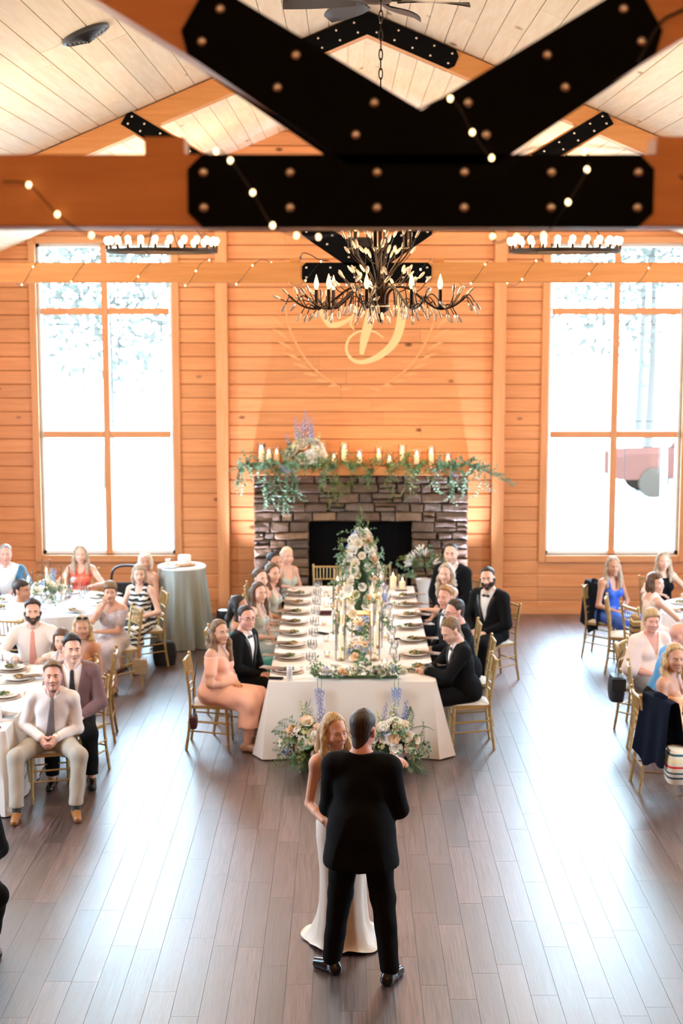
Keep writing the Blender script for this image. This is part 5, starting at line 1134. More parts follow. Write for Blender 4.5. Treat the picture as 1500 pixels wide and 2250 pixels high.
def person(label, hx, hy, body, look, fem=0, pitch=0, roll=0, s=1.0, g=1.0, hair='short', hc='brown', skin='fair', top=('suit', None), pose='sit', lean=4, side=0, twist=0, spread=.0, hands=('lap', 'lap'), seat=True, chair_label=None, chair_h=None, legs='trousers', legm=None, shoes=None, beard=None, glasses=False, smile=False,
           tie=None, h=.017, hf=.0085, handfine=False, feet=None, knees=None, z0=0, hem=None, extra=None, group=None, cat='person', bust=1.0, headz=None, chair_off=-.05, hair_scale=1.0, curl=.5):
    """hx, hy: where the head is. body/look: headings in degrees, 0 = towards the camera, 90 = to the right of the picture"""
    sit = pose == 'sit'; hz = (.545 if sit else .93)*1.0 if sit else .93*s
    fem_ = bool(fem); shw = (.178 if not fem_ else .150)*s*(.9+.1*g); hw = .088*s
    ln, sd, tw = math.radians(lean), math.radians(side), math.radians(twist)
    Tr = np.array(Matrix.Rotation(-ln, 3, 'X') @ Matrix.Rotation(sd, 3, 'Y')); ts = s*(.96 if fem_ else 1.0)
    O = np.array((0, 0, hz)); Ttw = Tr @ np.array(Matrix.Rotation(tw, 3, 'Z'))
    def T(x, y, z): t = min(1, max(0, z/.45)); M_ = Tr if t < .3 else Ttw; return O+M_ @ (np.array((x, y, z))*ts)
    rz = math.radians(body)+PI; hl = math.radians(look-body)
    HR = rotm(hl, math.radians(pitch), math.radians(roll)); sh = (.985 if fem_ else 1.03)*s**.5
    nb = T(0, -.012, .50); hc0 = T(0, .018, .60)+HR @ np.array((0, .012, .062))*sh
    # put the root so that the head lands at (hx, hy)
    c_, s_ = math.cos(rz), math.sin(rz); rx, ry = hx-(c_*hc0[0]-s_*hc0[1]), hy-(s_*hc0[0]+c_*hc0[1])
    root = thing('person', label, cat, (rx, ry, z0), rz=rz, group=group)
    # limbs
    S = {k: T(k*shw/ts, -.006, .435) for k in (-1, 1)}; l1, l2 = .285*s, .25*s; ARM = {}
    HJ = {k: O+np.array((k*hw, 0, 0)) for k in (-1, 1)}; KN_, AN_, TO_ = {}, {}, {}
    for k in (-1, 1):
        if sit:
            sp = spread; KN_[k] = HJ[k]+np.array((k*(.03+.16*sp), .41*s, -.035)) if not knees else np.array(knees[k > 0], float)
            AN_[k] = np.array((KN_[k][0]+k*.01, KN_[k][1]-.02, .095)) if not feet else np.array(feet[k > 0], float)
        else: AN_[k] = np.array((k*.11, -.02, .09)) if not feet else np.array(feet[k > 0], float); KN_[k] = (HJ[k]+AN_[k])/2+np.array((0, .03, .02)) if not knees else np.array(knees[k > 0], float)
    for k in (-1, 1):
        hd = hands[0 if k < 0 else 1]
        if hd == 'lap': W = KN_[k]*.55+HJ[k]*.45+np.array((-k*.045, .0, .095*g**.5)); hint = (k*.8, -.6, -.25); dd = np.array((-k*.35, 1, -.12)); nn = (0, 0, -1)
        elif hd == 'fold': W = (KN_[k]*.42+HJ[k]*.58)*np.array((.35, 1, 1))+np.array((k*.025, .02, .115*g**.5)); hint = (k, -.5, -.3); dd = np.array((-k*.9, .6, -.1)); nn = (0, 0, -1)
        elif hd == 'table': W = np.array((k*.16, .38*s, .80)); hint = (k, -.4, -.5); dd = np.array((-k*.5, 1, 0)); nn = (0, 0, -1)
        elif hd == 'down': W = S[k]+np.array((k*.08, .06, -.50*s)); hint = (k, -.6, 0); dd = np.array((0, .15, -1)); nn = (-k, 0, 0)
        else: W, hint, dd, nn = [np.array(q, float) for q in hd[:4]]
        E, W = ik(S[k], W, l1, l2, hint); ARM[k] = (S[k], E, W, dd, nn)
    fine = [(hc0-np.array((.115, .125, .14))*sh, hc0+np.array((.115, .135, .14))*sh, hf)]
    if handfine:
        for k in (-1, 1): W = ARM[k][2]; d = ARM[k][3]/np.linalg.norm(ARM[k][3]); c = W+d*.09; fine.append((c-.10, c+.10, .0062))
    pts = np.array([hc0+.16, hc0-.16]+[p for k in (-1, 1) for p in (ARM[k][1], ARM[k][2]+ARM[k][3]/np.linalg.norm(ARM[k][3])*.19, KN_[k], AN_[k], S[k], AN_[k]+np.array((0, .22, -.09)))]+[O-.22, O+.22])
    f = Field(pts.min(0)-.12, pts.max(0)+.12, h, fine); f.ax[2] = f.ax[2][f.ax[2] > -.05]; f.shape = tuple(len(a) for a in f.ax)
    TO = f.new(); w1 = g; gy = .55+.45*g
    f.ell(TO, T(0, -.012, .03), np.array(((.168 if fem_ else .160)*w1, .118*gy*(1.05 if fem_ else 1), .115))*ts, Tr, .02)
    f.ell(TO, T(0, .004*gy, .16), np.array(((.118 if fem_ else .140)*w1, .095*g, .13))*ts, Tr, .06)
    f.ell(TO, T(0, -.002, .33), np.array(((.135 if fem_ else .158)*(.7+.3*w1), .102*gy, .165))*ts, Ttw, .06)
    if g > 1.15: f.ell(TO, T(0, .05, .12), np.array((.14*w1, .11*g, .12))*ts, Tr, .06)
    f.cone(TO, T(-shw/ts*.86, -.012, .445), T(shw/ts*.86, -.012, .445), .052*ts, .052*ts, .05)
    for k in (-1, 1):
        f.cone(TO, T(k*.10, -.018, .455), T(k*.025, -.018, .515), .046*ts, .042*ts, .04)
        if fem_: f.ell(TO, T(k*.066, .082*gy**.5, .315), np.array((.062, .055, .062))*ts*bust*g**.3, Ttw, .03)
    AU, AF, LG = f.new(), f.new(), f.new(); ag = (.86 if fem_ else 1)*(.6+.4*g)*s
    for k in (-1, 1):
        S_, E, W, dd, nn = ARM[k]; f.cone(AU, S_, E, .050*ag, .040*ag, .02); f.ell(AU, S_, np.array((.054,)*3)*ag, None, .03); f.cone(AF, E, W*.5+E*.5, .040*ag, .038*ag, .01); f.cone(AF, W*.5+E*.5, W, .038*ag, .0265*ag, .015)
        lg = s*(.55+.45*g); f.cone(LG, HJ[k], KN_[k], .088*lg, .058*lg, .03); f.cone(LG, KN_[k], KN_[k]*.55+AN_[k]*.45, .057*lg, .054*lg, .03); f.cone(LG, KN_[k]*.6+AN_[k]*.4, AN_[k], .053*lg, .036*s, .03)
    BD = f.new(); add_head(f, BD, hc0, HR, sh, fem_)
    f.cone(BD, nb+np.array((0, -.004, -.03)), hc0+HR @ np.array((0, -.030, -.055))*sh, (.050 if fem_ else .060)*s, (.046 if fem_ else .056)*s, .022)
    HD = f.new(); rmin = .0 if handfine else h*.5
    for k in (-1, 1):
        S_, E, W, dd, nn = ARM[k]; sg = 1 if np.cross(dd, nn)[0]*(-k) >= 0 else -1
        hd = hands[0 if k < 0 else 1]; sg = hd[4] if isinstance(hd, tuple) and len(hd) > 4 else sg; hand(f, HD, W, dd, nn, sg, s*(.9 if fem_ else 1), curl, 1., rmin)
    ALL = smin(smin(smin(BD, TO, .03), smin(AU, AF, .02), .03), smin(LG, HD, .02), .012) if True else None
    fe = f.new()
    for k in (-1, 1):
        a = AN_[k]; fd = KN_[k]-HJ[k] if sit else np.array((k*.25, 1, 0)); fd = np.array((fd[0]*.6, fd[1], 0)); fd /= np.linalg.norm(fd)+1e-9
        if extra and 'toe' in extra: fd = np.array((*extra['toe'][k > 0], 0.)); fd /= np.linalg.norm(fd)
        TO_[k] = fd; zf = a[2]-.095
        f.cone(fe, a+np.array((0, 0, -.02))-fd*.02, a-fd*.035+np.array((0, 0, -.055)), .033*s, .036*s, .02); f.cone(fe, a-fd*.03+np.array((0, 0, -.058)), a+fd*.14*s+np.array((0, 0, -.068)), .034*s, .026*s, .03); f.cone(fe, a+fd*.05+np.array((0, 0, -.045)), a+fd*.14*s+np.array((0, 0, -.066)), .030*s, .025*s, .03)
    X, Y, Z = f.ax[0][:, None, None], f.ax[1][None, :, None], f.ax[2][None, None, :]
    Mi = np.linalg.inv(Ttw)/ts; tx = Mi[0, 0]*X+Mi[0, 1]*Y+Mi[0, 2]*(Z-O[2]); ty = Mi[1, 0]*X+Mi[1, 1]*Y+Mi[1, 2]*(Z-O[2]); tz = Mi[2, 0]*X+Mi[2, 1]*Y+Mi[2, 2]*(Z-O[2])
    tx, ty, tz = tx.astype(np.float32), ty.astype(np.float32), tz.astype(np.float32)
    fold = (.0028*(np.sin(31*tx+13*tz+2*np.sin(9*tz+5*ty))*np.sin(19*tz-17*ty+9*tx)+.6*np.sin(43*tx+29*tz*np.sign(tx)+18*ty))).astype(np.float32)
    def layer(name, D, mat):
        me = netmesh(name, np.ascontiguousarray(D, np.float32), f.ax, mat)
        if me: return put(name, me, root)
    def sleeves(grow, fr=.95, upto=None, loose=0):
        A = f.new()
        for k in (-1, 1):
            S_, E, W, dd, nn = ARM[k]; f.ell(A, S_, np.array((.054,)*3)*ag, None, .02, grow=grow)
            if upto is not None and upto <= 1: f.cone(A, S_, S_+(E-S_)*upto, .050*ag, (.050-.010*upto)*ag+loose, .02, grow=grow); continue
            f.cone(A, S_, E, .050*ag, .042*ag, .02, grow=grow); f.cone(A, E, E+(W-E)*fr, .042*ag, .030*ag+loose, .02, grow=grow)
        return A
    kind, cm = top; mb_ = {}
    if legs in ('trousers', 'shorts'):
        P_ = f.new(); f.ell(P_, T(0, -.012, .03), np.array((.160*w1, .118*gy, .105))*ts, Tr, .02, grow=.013)
        for k in (-1, 1):
            lg = s*(.55+.45*g); f.cone(P_, HJ[k], KN_[k], .088*lg, .064*lg, .04, grow=.012); f.cone(P_, KN_[k], AN_[k]+np.array((0, 0, .02)), .062*lg, .050*s, .03, grow=.012)
        P_ = np.maximum(P_+fold, np.maximum(tz-.135-3*np.maximum(ty-.15, 0), -(Z-(.065 if not sit else .12)))); layer('trousers', P_, legm or TUX)
        if kind == 'shirt': layer('belt', np.maximum(np.maximum(P_-.004, np.abs(tz-.118)-.016), TO-.05), SHOE)
    sm_ = shoes or (SHOE if legs == 'trousers' else HEEL if legs == 'skirt' else None)
    for k in (-1, 1):
        q = np.maximum(fe-.004, (Z-(.108))*.8); q = np.maximum(q, -(k*X-(k*(AN_[1][0]+AN_[-1][0])/2)) if AN_[1][0] > AN_[-1][0]+.12 else q)
        if sm_: layer('shoe', np.maximum(q, .004-Z), sm_)
        if AN_[1][0] <= AN_[-1][0]+.12: break
    if legs == 'trousers' and shoes is BROWN:
        for k in (-1, 1):
            A = f.new(); f.cone(A, AN_[k]+np.array((0, 0, -.01)), AN_[k]+(KN_[k]-AN_[k])*.2, .037*s, .040*s, .01, grow=.004); layer('sock', A, cloth_m('dark green sock', (.03, .045, .04)))
    def collar(mat, r=.0):
        A = f.new(); a = nb+np.array((0, 0, -.045)); u = (hc0-nb)/np.linalg.norm(hc0-nb); b = nb+u*.046; f.cone(A, a, b, .071*s, .062*s, .01); A = np.maximum(A, tz-(.543-.22*np.clip(ty+.01, -.03, .09))); A = np.maximum(A, -np.maximum(np.abs(tx)-np.maximum(.500-tz, 0)*0-.008-(tz-.455)*.35, -(ty-.02))); layer('collar', A, mat)
    nkh = f.new(); f.cone(nkh, nb+np.array((0, .004, -.05)), nb+(hc0-nb)*.6, (.056 if fem_ else .066)*s, (.056 if fem_ else .066)*s, .01)
    def vneck(top_, bot, wd): return np.maximum(np.maximum(np.abs(tx)-wd*(tz-bot)/(top_-bot), bot-tz), -(ty-.0))
    if kind in ('suit', 'suit_open'):
        st_ = np.maximum(np.maximum(TO-.012, np.maximum(-(tz-.08), tz-.520)), -nkh); layer('shirt', st_, extra.get('shirt', SHIRT) if extra else SHIRT); collar(extra.get('shirt', SHIRT) if extra else SHIRT)
        J = TO-.026; sk = f.new()
        if sit: f.ell(sk, T(0, -.02, .05), np.array((.185*w1, .150*gy, .13))*ts, Tr, .05); f.ell(sk, T(0, -.06, -.02), np.array((.18*w1, .10, .07))*ts, Tr, .05)
        else: f.cone(sk, T(-.03, -.0, .10), T(-.05, -.005, -.16), .150*w1*ts, .170*w1*ts, .04); f.cone(sk, T(.03, -.0, .10), T(.05, -.005, -.16), .150*w1*ts, .170*w1*ts, .04); sk = np.maximum(sk, (np.abs(ty+.005)-.148*gy)); sk = np.maximum(sk, -(tz+.205-.02*np.abs(tx)*4))
        f.cone(J, T(-shw/ts*.9, -.012, .452), T(shw/ts*.9, -.012, .452), .060*ts, .060*ts, .03); J = smin(J, sk, .05); J = smin(J, sleeves(.018, .96), .025); J = np.maximum(J, tz-.532)+fold*.6
        J = np.maximum(J, -nkh)
        bot = .17 if kind == 'suit' else .05; V_ = vneck(.50, bot, .088); J2 = np.maximum(J, -V_); layer('jacket', J2, cm or TUX)
        e = np.abs(np.abs(tx)-.088*(tz-bot)/(.50-bot)-.022); lp = np.maximum(np.maximum(J-.006, e-.022*np.clip((tz-bot)/.12, .1, 1)), np.maximum(np.maximum(bot-tz, tz-.47), -(ty-.02))); lp = np.maximum(lp, -(J+.02)); layer('lapels', lp, (extra or {}).get('lapel', BLKSAT if (cm or TUX) in (TUX, NAVY) else cm))
        for k in (-1, 1):
            S_, E, W, dd, nn = ARM[k]; A = f.new(); f.cone(A, E+(W-E)*.90, E+(W-E)*1.0, .031*ag, .030*ag, .005, grow=.010); layer('cuff', A, SHIRT)
    elif kind in ('shirt', 'blouse'):
        sv = sleeves(.013, .97) if kind == 'shirt' else sleeves(.028, 1, .98, .03); D = smin(TO-.014, sv, .02); D = np.maximum(D, np.maximum(-(tz-(.10 if kind == 'shirt' else .02)), tz-(.53)))+fold*(1.2 if kind == 'shirt' else .6); D = np.maximum(D, -nkh)
        if kind == 'blouse': D = np.maximum(D, -vneck(.52, .30, .085))
        layer('shirt' if kind == 'shirt' else 'blouse', D, cm)
        if kind == 'shirt': collar(cm)
        if (extra or {}).get('blazer'):
            J = smin(TO-.026, sleeves(.020, .96), .025); J = np.maximum(np.maximum(np.maximum(J, tz-.515), -(tz-.0)), -nkh); layer('blazer', np.maximum(J, -vneck(.52, -.05, .17)), extra['blazer'])
    elif kind in ('dress', 'strapless', 'top', 'capdress', 'tank'):
        topz = {'dress': .375, 'strapless': .345, 'top': .44, 'capdress': .425, 'tank': .455}[kind]; nd = {'dress': .03, 'strapless': .0, 'top': .0, 'capdress': .03, 'tank': .05}[kind]
        D = TO-.009; D = np.maximum(D, tz-(topz-nd*np.exp(-(tx/.05)**2)*(ty > 0)))
        for k in (-1, 1):     # arm holes
            q = f.new(); f.cone(q, S[k], S[k]+(S[k]-T(0, 0, .42))*.8+np.array((0, 0, .1)), .055*s, .07*s, .01); D = np.maximum(D, -q) if kind in ('top', 'tank') else D
        if kind == 'capdress': D = smin(D, np.maximum(sleeves(.013, 1, .62, .006), tz-.44), .02)
        elif kind in ('dress', 'tank', 'top'):
            st_ = np.maximum(TO-.010, np.abs(np.abs(tx)-.085)-(.010 if kind == 'dress' else .028)); D = np.minimum(D, np.maximum(st_, topz-.05-tz))
        if legs == 'skirt':
            K = f.new(); f.ell(K, T(0, -.012, .02), np.array((.172*w1, .125*gy, .12))*ts, Tr, .03, grow=.014)
            for k in (-1, 1):
                f.cone(K, HJ[k], KN_[k], .088*lg, .070*lg, .05, grow=.016); f.cone(K, (HJ[k]*.8+HJ[-k]*.2), (KN_[k]*.7+KN_[-k]*.3), .085*lg, .062*lg, .06, grow=.014)
                f.cone(K, KN_[k], AN_[k], .066*lg, .075*lg, .05, grow=.015); f.cone(K, KN_[k]*.7+KN_[-k]*.3, AN_[k]*.7+AN_[-k]*.3, .06*lg, .07*lg, .06, grow=.015)
            K = np.maximum(K, (hem if hem is not None else .40)-Z); D = smin(D+fold*.6, K+fold*2.0, .03); D = np.maximum(D, tz-topz-.13)
        else: D = np.maximum(D, -(tz-.02))+fold
        layer('dress' if legs == 'skirt' else 'top', D, cm)
    ref = {'suit': TO-.012, 'suit_open': TO-.012}.get(kind, TO-.014)
    if tie is not None:
        if tie[0] == 'bow':
            zc = .470; y_ = .066
            m = MB()
            for k in (-1, 1): m.ell((k*.027, 0, 0), (.028, .011, .019), 10, 6); 
            m.ell((0, .004, 0), (.009, .012, .012), 8, 5); o = put('bow_tie', m.mesh('bow_tie', BLKSAT), root, tuple(T(0, y_+.012, zc))); o.rotation_euler = Matrix([list(r_) for r_ in Ttw]).to_euler()
        else:
            wt = .020+.022*np.clip((.42-tz)/.3, 0, 1); tl = np.maximum(np.maximum(ref-.008, np.abs(tx-.0)-wt), np.maximum(np.maximum(tie[2]-tz, tz-.462), -(ty-.03))); tl = np.maximum(tl, -(ref+.02)); kn = f.new(); f.ell(kn, T(0, .070, .462), np.array((.021, .016, .022))*s, Ttw, .001); layer('necktie', np.minimum(tl, kn), tie[1])
    if kind in ('suit', 'suit_open', 'shirt') and legs == 'trousers':   # under a full suit only head, neck and hands are bare, but the body stays one surface
        pass
    layer('body', ALL, SK[skin])
    # face and hair
    HMx = Matrix.LocRotScale(Vector(hc0), Matrix([list(r_) for r_ in HR]).to_quaternion(), Vector((sh, sh, sh)))
    def hp(name, me, loc=(0, 0, 0)): o = put(name, me, root); o.matrix_local = HMx @ Matrix.Translation(loc); return o
    for k in (-1, 1): hp('eye', EYE, (k*.031*(.94 if fem_ else 1), .0735, .0))
    for k in (-1, 1): hp('eyelid', gmesh(LID, 'eyelid', SK[skin]), (k*.031*(.94 if fem_ else 1), .0735, .0))
    bm = HM[hc] if hc not in ('lblond', 'white') else HM['ash']
    for q in FACE[fem_]['brow']: hp('eyebrow', gmesh(q, 'eyebrow', bm))
    if fem_:
        for q in FACE[1]['lash']: hp('eyelash', q)
    hp('mouth', FACE[fem_]['smile' if smile else 'mouth'])
    if hair != 'bald': 
        ho = hp('hair', hair_mesh(hair, fem_, HM[hc]))
        if hair_scale != 1: ho.matrix_local = HMx @ Matrix.Scale(hair_scale, 4)
    if beard:
        k = ('beard', fem_)
        if k not in HCACHE:
            X_, Y_, Z_ = HF.ax[0][:, None, None], HF.ax[1][None, :, None], HF.ax[2][None, None, :]
            D = np.maximum(HEAD[0]-.0055, np.maximum(Z_+.030+.35*np.minimum(np.abs(X_)-.05, 0)*0-.03*(Y_ < .05), -(Y_+.012))); D = np.maximum(D, -(np.sqrt((X_/.018)**2+((Z_+.068)/.008)**2)-1)*.008); D = np.maximum(D, np.where((np.abs(X_) < .03) & (Z_ > -.052), .01, -1)); HCACHE[k] = nets(D.astype(np.float32), HF.ax)
        hp('beard', mk('beard', *HCACHE[k], True, [HM[beard]]))
    if glasses:
        m = MB()
        for k in (-1, 1):
            m.tube([(k*.031+.019*math.cos(a)*(1.1), .1045, -.004+.0155*math.sin(a)) for a in np.linspace(0, 2*PI, 17)], .0016, 5); m.tube([(k*.052, .102, .0), (k*.071, .06, .003), (k*.079, -.01, .0)], .0016, 5)
        m.tube([(-.011, .106, .0), (0, .109, .002), (.011, .106, .0)], .0015, 5); hp('glasses', m.mesh('glasses', M_blk))
    if extra and extra.get('sunglasses'):
        m = MB()
        for k in (-1, 1): m.ell((k*.034, .070, .112), (.028, .014, .017), 10, 6)
        m.tube([(-.07, .0, .06), (-.06, .06, .105), (0, .085, .112), (.06, .06, .105), (.07, .0, .06)], .003, 5); hp('sunglasses', m.mesh('sunglasses', M_blk))
    if sit and seat:
        chd = body if chair_h is None else chair_h; a = math.radians(chd); chair(rx-math.sin(a)*chair_off*-1 if 0 else rx+math.sin(a)*(-chair_off)*-1, ry-math.cos(a)*(-chair_off)*-1, chd, chair_label or 'gold chair under the '+label)
    return root, dict(T=T, ARM=ARM, KN=KN_, AN=AN_, hc=hc0, HR=HR, sh=sh, f=f, O=O, rx=rx, ry=ry, rz=rz, fold=fold)
SAGE = cloth_m('sage satin', (.42, .43, .36), .42, .2); PEACH = cloth_m('peach chiffon', (.90, .47, .33), .7); TEAL = cloth_m('green satin', (.02, .20, .15), .4); WHITE_S = cloth_m('blush white shirt', (.84, .74, .69), .7); PLUM = cloth_m('plum blazer', (.17, .085, .088), .8); GREYT = cloth_m('grey tie', (.20, .17, .17), .6); CORAL = cloth_m('coral tie', (.72, .30, .24), .6); BEIGE = cloth_m('stone trousers', (.40, .34, .27), .8); BLUEB = cloth_m('teal blue blazer', (.03, .13, .22), .75); COBALT = cloth_m('cobalt blue satin', (.015, .10, .55), .4); SKY = cloth_m('azure shirt', (.06, .30, .62), .75); BLUSH = cloth_m('blush blouse', (.86, .68, .60), .75); LACE = cloth_m('mauve lace', (.50, .42, .42), .85, var=.25, vscale=70); TAN = cloth_m('apricot dress', (.80, .42, .20), .6); CREAMP = patterned('cream print', 'floral', (.80, .72, .58), (.80, .72, .58), (.05, .03, .03), 9)
FLOR = patterned('coral floral print', 'floral', (.80, .12, .07), (.82, .20, .12), (.60, .58, .60), 9); ZIG = patterned('black and white zigzag', 'zigzag', (.015, .015, .018), (.80, .78, .72), None, 5.2); IVORY = cloth_m('ivory satin', (.84, .77, .66), .38, .2)
# ---- the couple
G, gd = person('man in a black suit with his back to the camera, dancing with the bride', .115, 9.90, 172, 158, s=1.06, g=1.12, hair='short', hc='dark', skin='pink', top=('suit', TUX), pose='stand', lean=2, side=0, h=.012, hf=.006,
    hands=((( -.13, .30, 1.13), (-.35, -.5, -1), (.6, .8, .1), (.3, 1, 0)), ((.15, .30, 1.12), (.4, -.4, -1), (-.6, .8, .1), (-.3, 1, 0))), feet=((-.20, .03, .095), (.20, -.08, .095)), extra=dict(toe=((-.8, .55), (.35, 1))), pitch=-6)
B, bd = person('bride with long blonde hair in a white sleeveless gown, smiling at her partner', -.075, 10.30, 18, 30, fem=1, s=1.0, g=.88, hair='bride', hc='blond', skin='warm', top=('tank', IVORY), pose='stand', legs='none', feet=((-.06, .0, .095), (.06, .0, .095)), lean=-1, side=7, roll=5, pitch=-4, h=.011, hf=.0055, handfine=True, smile=True, bust=.9, curl=.35,
    hands=(((-.205, .43, 1.465), (-.9, -.2, -.4), (-.35, .8, -.08), (.1, .1, -1)), ((.215, .225, 1.0), (.25, -.7, -1), (-.5, .8, -.35), (-.85, -.4, .2))))
def gown():
    """satin skirt from the waist to the floor with soft folds and a short train"""
    r = np.random.default_rng(3); N = 96; U = np.arange(N)*2*PI/N; G_ = []; w = np.sin(U*7+.5)*.5+np.sin(U*11+2)*.35+np.sin(U*4)*.4
    for z in (1.10, 1.05, 1.0, .95, .9, .8, .68, .55, .42, .3, .18, .1, .05, .025, .012):
        t = (1.1-z)/1.1; hipb = math.exp(-((z-.90)/(.13 if z > .9 else .30))**2); rx_ = .120+.068*hipb+.078*t**1.5; ry_ = .095+.062*hipb+.10*t**1.6
        if z < .05: rx_ += .02*(.05-z)/.04; ry_ += .03*(.05-z)/.04
        amp = .016*t**1.3; tr = np.maximum(0, -np.sin(U))*.16*max(0, (t-.72)/.28)**2+np.maximum(0, -np.cos(U))*.10*max(0, (t-.8)/.2)**2
        G_.append(np.stack([(rx_+amp*w+tr)*np.cos(U), (ry_+amp*w+tr)*np.sin(U)-.012-.02*t, np.full(N, z)+(.010*(1+np.sin(U*5)) if z < .02 else 0)], 1))
    return MB().grid(G_, wrap=True).mesh('skirt', IVORY)
put('skirt', gown(), B)
# loose locks over the hair so the strands read
lk = MB(); rl = random.Random(5); hc_, HR_, sh_ = bd['hc'], bd['HR'], bd['sh']
for i in range(54):
    s_ = -1 if i % 2 else 1; t = rl.random(); x0 = s_*(.012+.062*t); P = [(x0*.25, .035-.03*t, .122-.012*t), (x0*.9, .045-.05*t, .098-.03*t), (s_*.086, .012-.05*t, .02), (s_*(.092+.006*t), .002-.05*t+.012, -.08), (s_*(.095-.01*t), .028-.06*t+rl.uniform(-.008, .008), -.18), (s_*(.082-.012*t), .05-.06*t, -.26-.10*rl.random())]
    Q = bez(P, 5); lk.tube(Q, np.interp(np.linspace(0, 1, len(Q)), (0, .2, .8, 1), (.002, .005, .0055, .0012)), 5, flat=.6)
o = put('hair_locks', lk.mesh('hair_locks', HM['blond']), B); o.matrix_local = Matrix.LocRotScale(Vector(hc_), Matrix([list(r_) for r_ in HR_]).to_quaternion(), Vector((sh_,)*3))
W = bd['ARM'][-1]; ax_ = W[2]-W[1]; ax_ /= np.linalg.norm(ax_); br = MB(); uu = np.cross(ax_, (0, 0, 1)); uu /= np.linalg.norm(uu); vv = np.cross(ax_, uu)
br.tube([W[2]-ax_*.012+.031*(uu*math.cos(a)+vv*math.sin(a)) for a in np.linspace(0, 2*PI, 19)], .0022, 5); put('bracelet', br.mesh('bracelet', M_bolt), B)
er = MB()
for k in (-1, 1): er.ell((k*.078, .0, -.05), .005, 8, 6)
o = put('earrings', er.mesh('earrings', M_bolt), B); o.matrix_local = Matrix.LocRotScale(Vector(hc_), Matrix([list(r_) for r_ in HR_]).to_quaternion(), Vector((sh_,)*3))
# ---- head table, left side (near to far)
TH = 'head table'
r, d = person('woman in a peach dress with long brown wavy hair', -1.27, 15.29, 72, 38, fem=1, s=1.0, g=1.45, hair='wavy', hc='lbrown', skin='warm', top=('capdress', PEACH), legs='skirt', hem=.25, lean=3, hands=('fold', 'fold'), chair_h=88, h=.014, hf=.007, handfine=True, pitch=4)
person('man with glasses and tuxedo beside the woman in peach', -1.04, 15.88, 66, 32, s=1.0, g=1.05, hair='short', hc='dark', skin='pink', tie=('bow',), glasses=True, chair_h=90, h=.015, hf=.0075)
person('woman with straight black hair in green, turned away at the table', -1.17, 16.72, 96, 70, fem=1, s=.97, hair='long', hc='black', skin='tan', top=('dress', TEAL), legs='skirt', chair_h=90)
person('woman with long brown hair in sage, fourth along head table left', -1.0, 17.55, 72, 35, fem=1, s=.97, g=1.05, hair='long', hc='brown', skin='fair', top=('dress', SAGE), legs='skirt', chair_h=90, hands=('fold', 'fold'))
person('woman with swept back brown hair in sage, head table left', -1.03, 18.35, 72, 38, fem=1, s=1.01, hair='updo', hc='brown', skin='fair', top=('dress', SAGE), legs='skirt', chair_h=90, hands=('fold', 'fold'))
person('woman with dark curly hair in sage, head table left', -.90, 18.78, 70, 40, fem=1, s=.99, hair='curly', hc='brown', skin='warm', top=('dress', SAGE), legs='skirt', chair_h=90)
person('dark haired man half hidden behind the women in sage', -.91, 19.38, 80, 45, s=1.0, hair='short', hc='black', skin='tan', tie=('bow',), chair_h=90)
person("woman with sleek pale blond hair at the table's far corner", -.77, 20.1, 40, 25, fem=1, s=.99, hair='sleek', hc='lblond', skin='warm', top=('dress', SAGE), legs='skirt', chair_h=60, hands=(('lap'), ((.22, .30, .82), (1, -.5, -.4), (-.5, 1, 0), (0, 0, -1))))
# ---- head table, right side (near to far)
r, d = person('man in a tuxedo looking down at his hands', 1.06, 15.30, -80, -62, s=1.02, g=1.05, hair='short', hc='lbrown', skin='fair', pitch=-30, lean=9, tie=('bow',), chair_h=-88, h=.014, hf=.007, handfine=True,
    hands=(((-.05, .40, .80), (-1, -.5, -.4), (.7, .7, .15), (.3, .2, -1)), ((.07, .38, .79), (1, -.5, -.4), (-.7, .7, .2), (-.3, .2, -1))), curl=.9)
person('man with black glasses in profile, head table right', 1.16, 16.20, -84, -66, s=1.02, g=1.08, hair='short', hc='dark', skin='pink', pitch=-8, tie=('bow',), glasses=True, chair_h=-90, lean=8)
person('man with strawberry blond hair, head table right', 1.12, 17.05, -78, -38, s=1.0, hair='quiff', hc='ginger', skin='pink', tie=('bow',), top=('suit', NAVY), chair_h=-90, lean=6)
person('blonde woman in a navy dress, head table right', 1.22, 18.62, -70, -22, fem=1, s=1.03, hair='wavy', hc='ash', skin='fair', top=('top', NAVY), legs='skirt', legm=NAVY, chair_h=-85, hands=('table', 'lap'))
person("tall man with short black hair at head table's far right", 1.35, 19.62, -35, -14, s=1.12, hair='buzz', hc='black', skin='fair', tie=None, chair_h=-60, headz=1)
person('bearded man in a tuxedo sitting back from the table', 1.68, 18.05, -38, -16, s=1.06, g=1.1, hair='short', hc='dark', skin='fair', beard='dark', tie=('bow',), chair_h=-62, pitch=-2, roll=5, spread=.3, h=.015, hf=.0075)
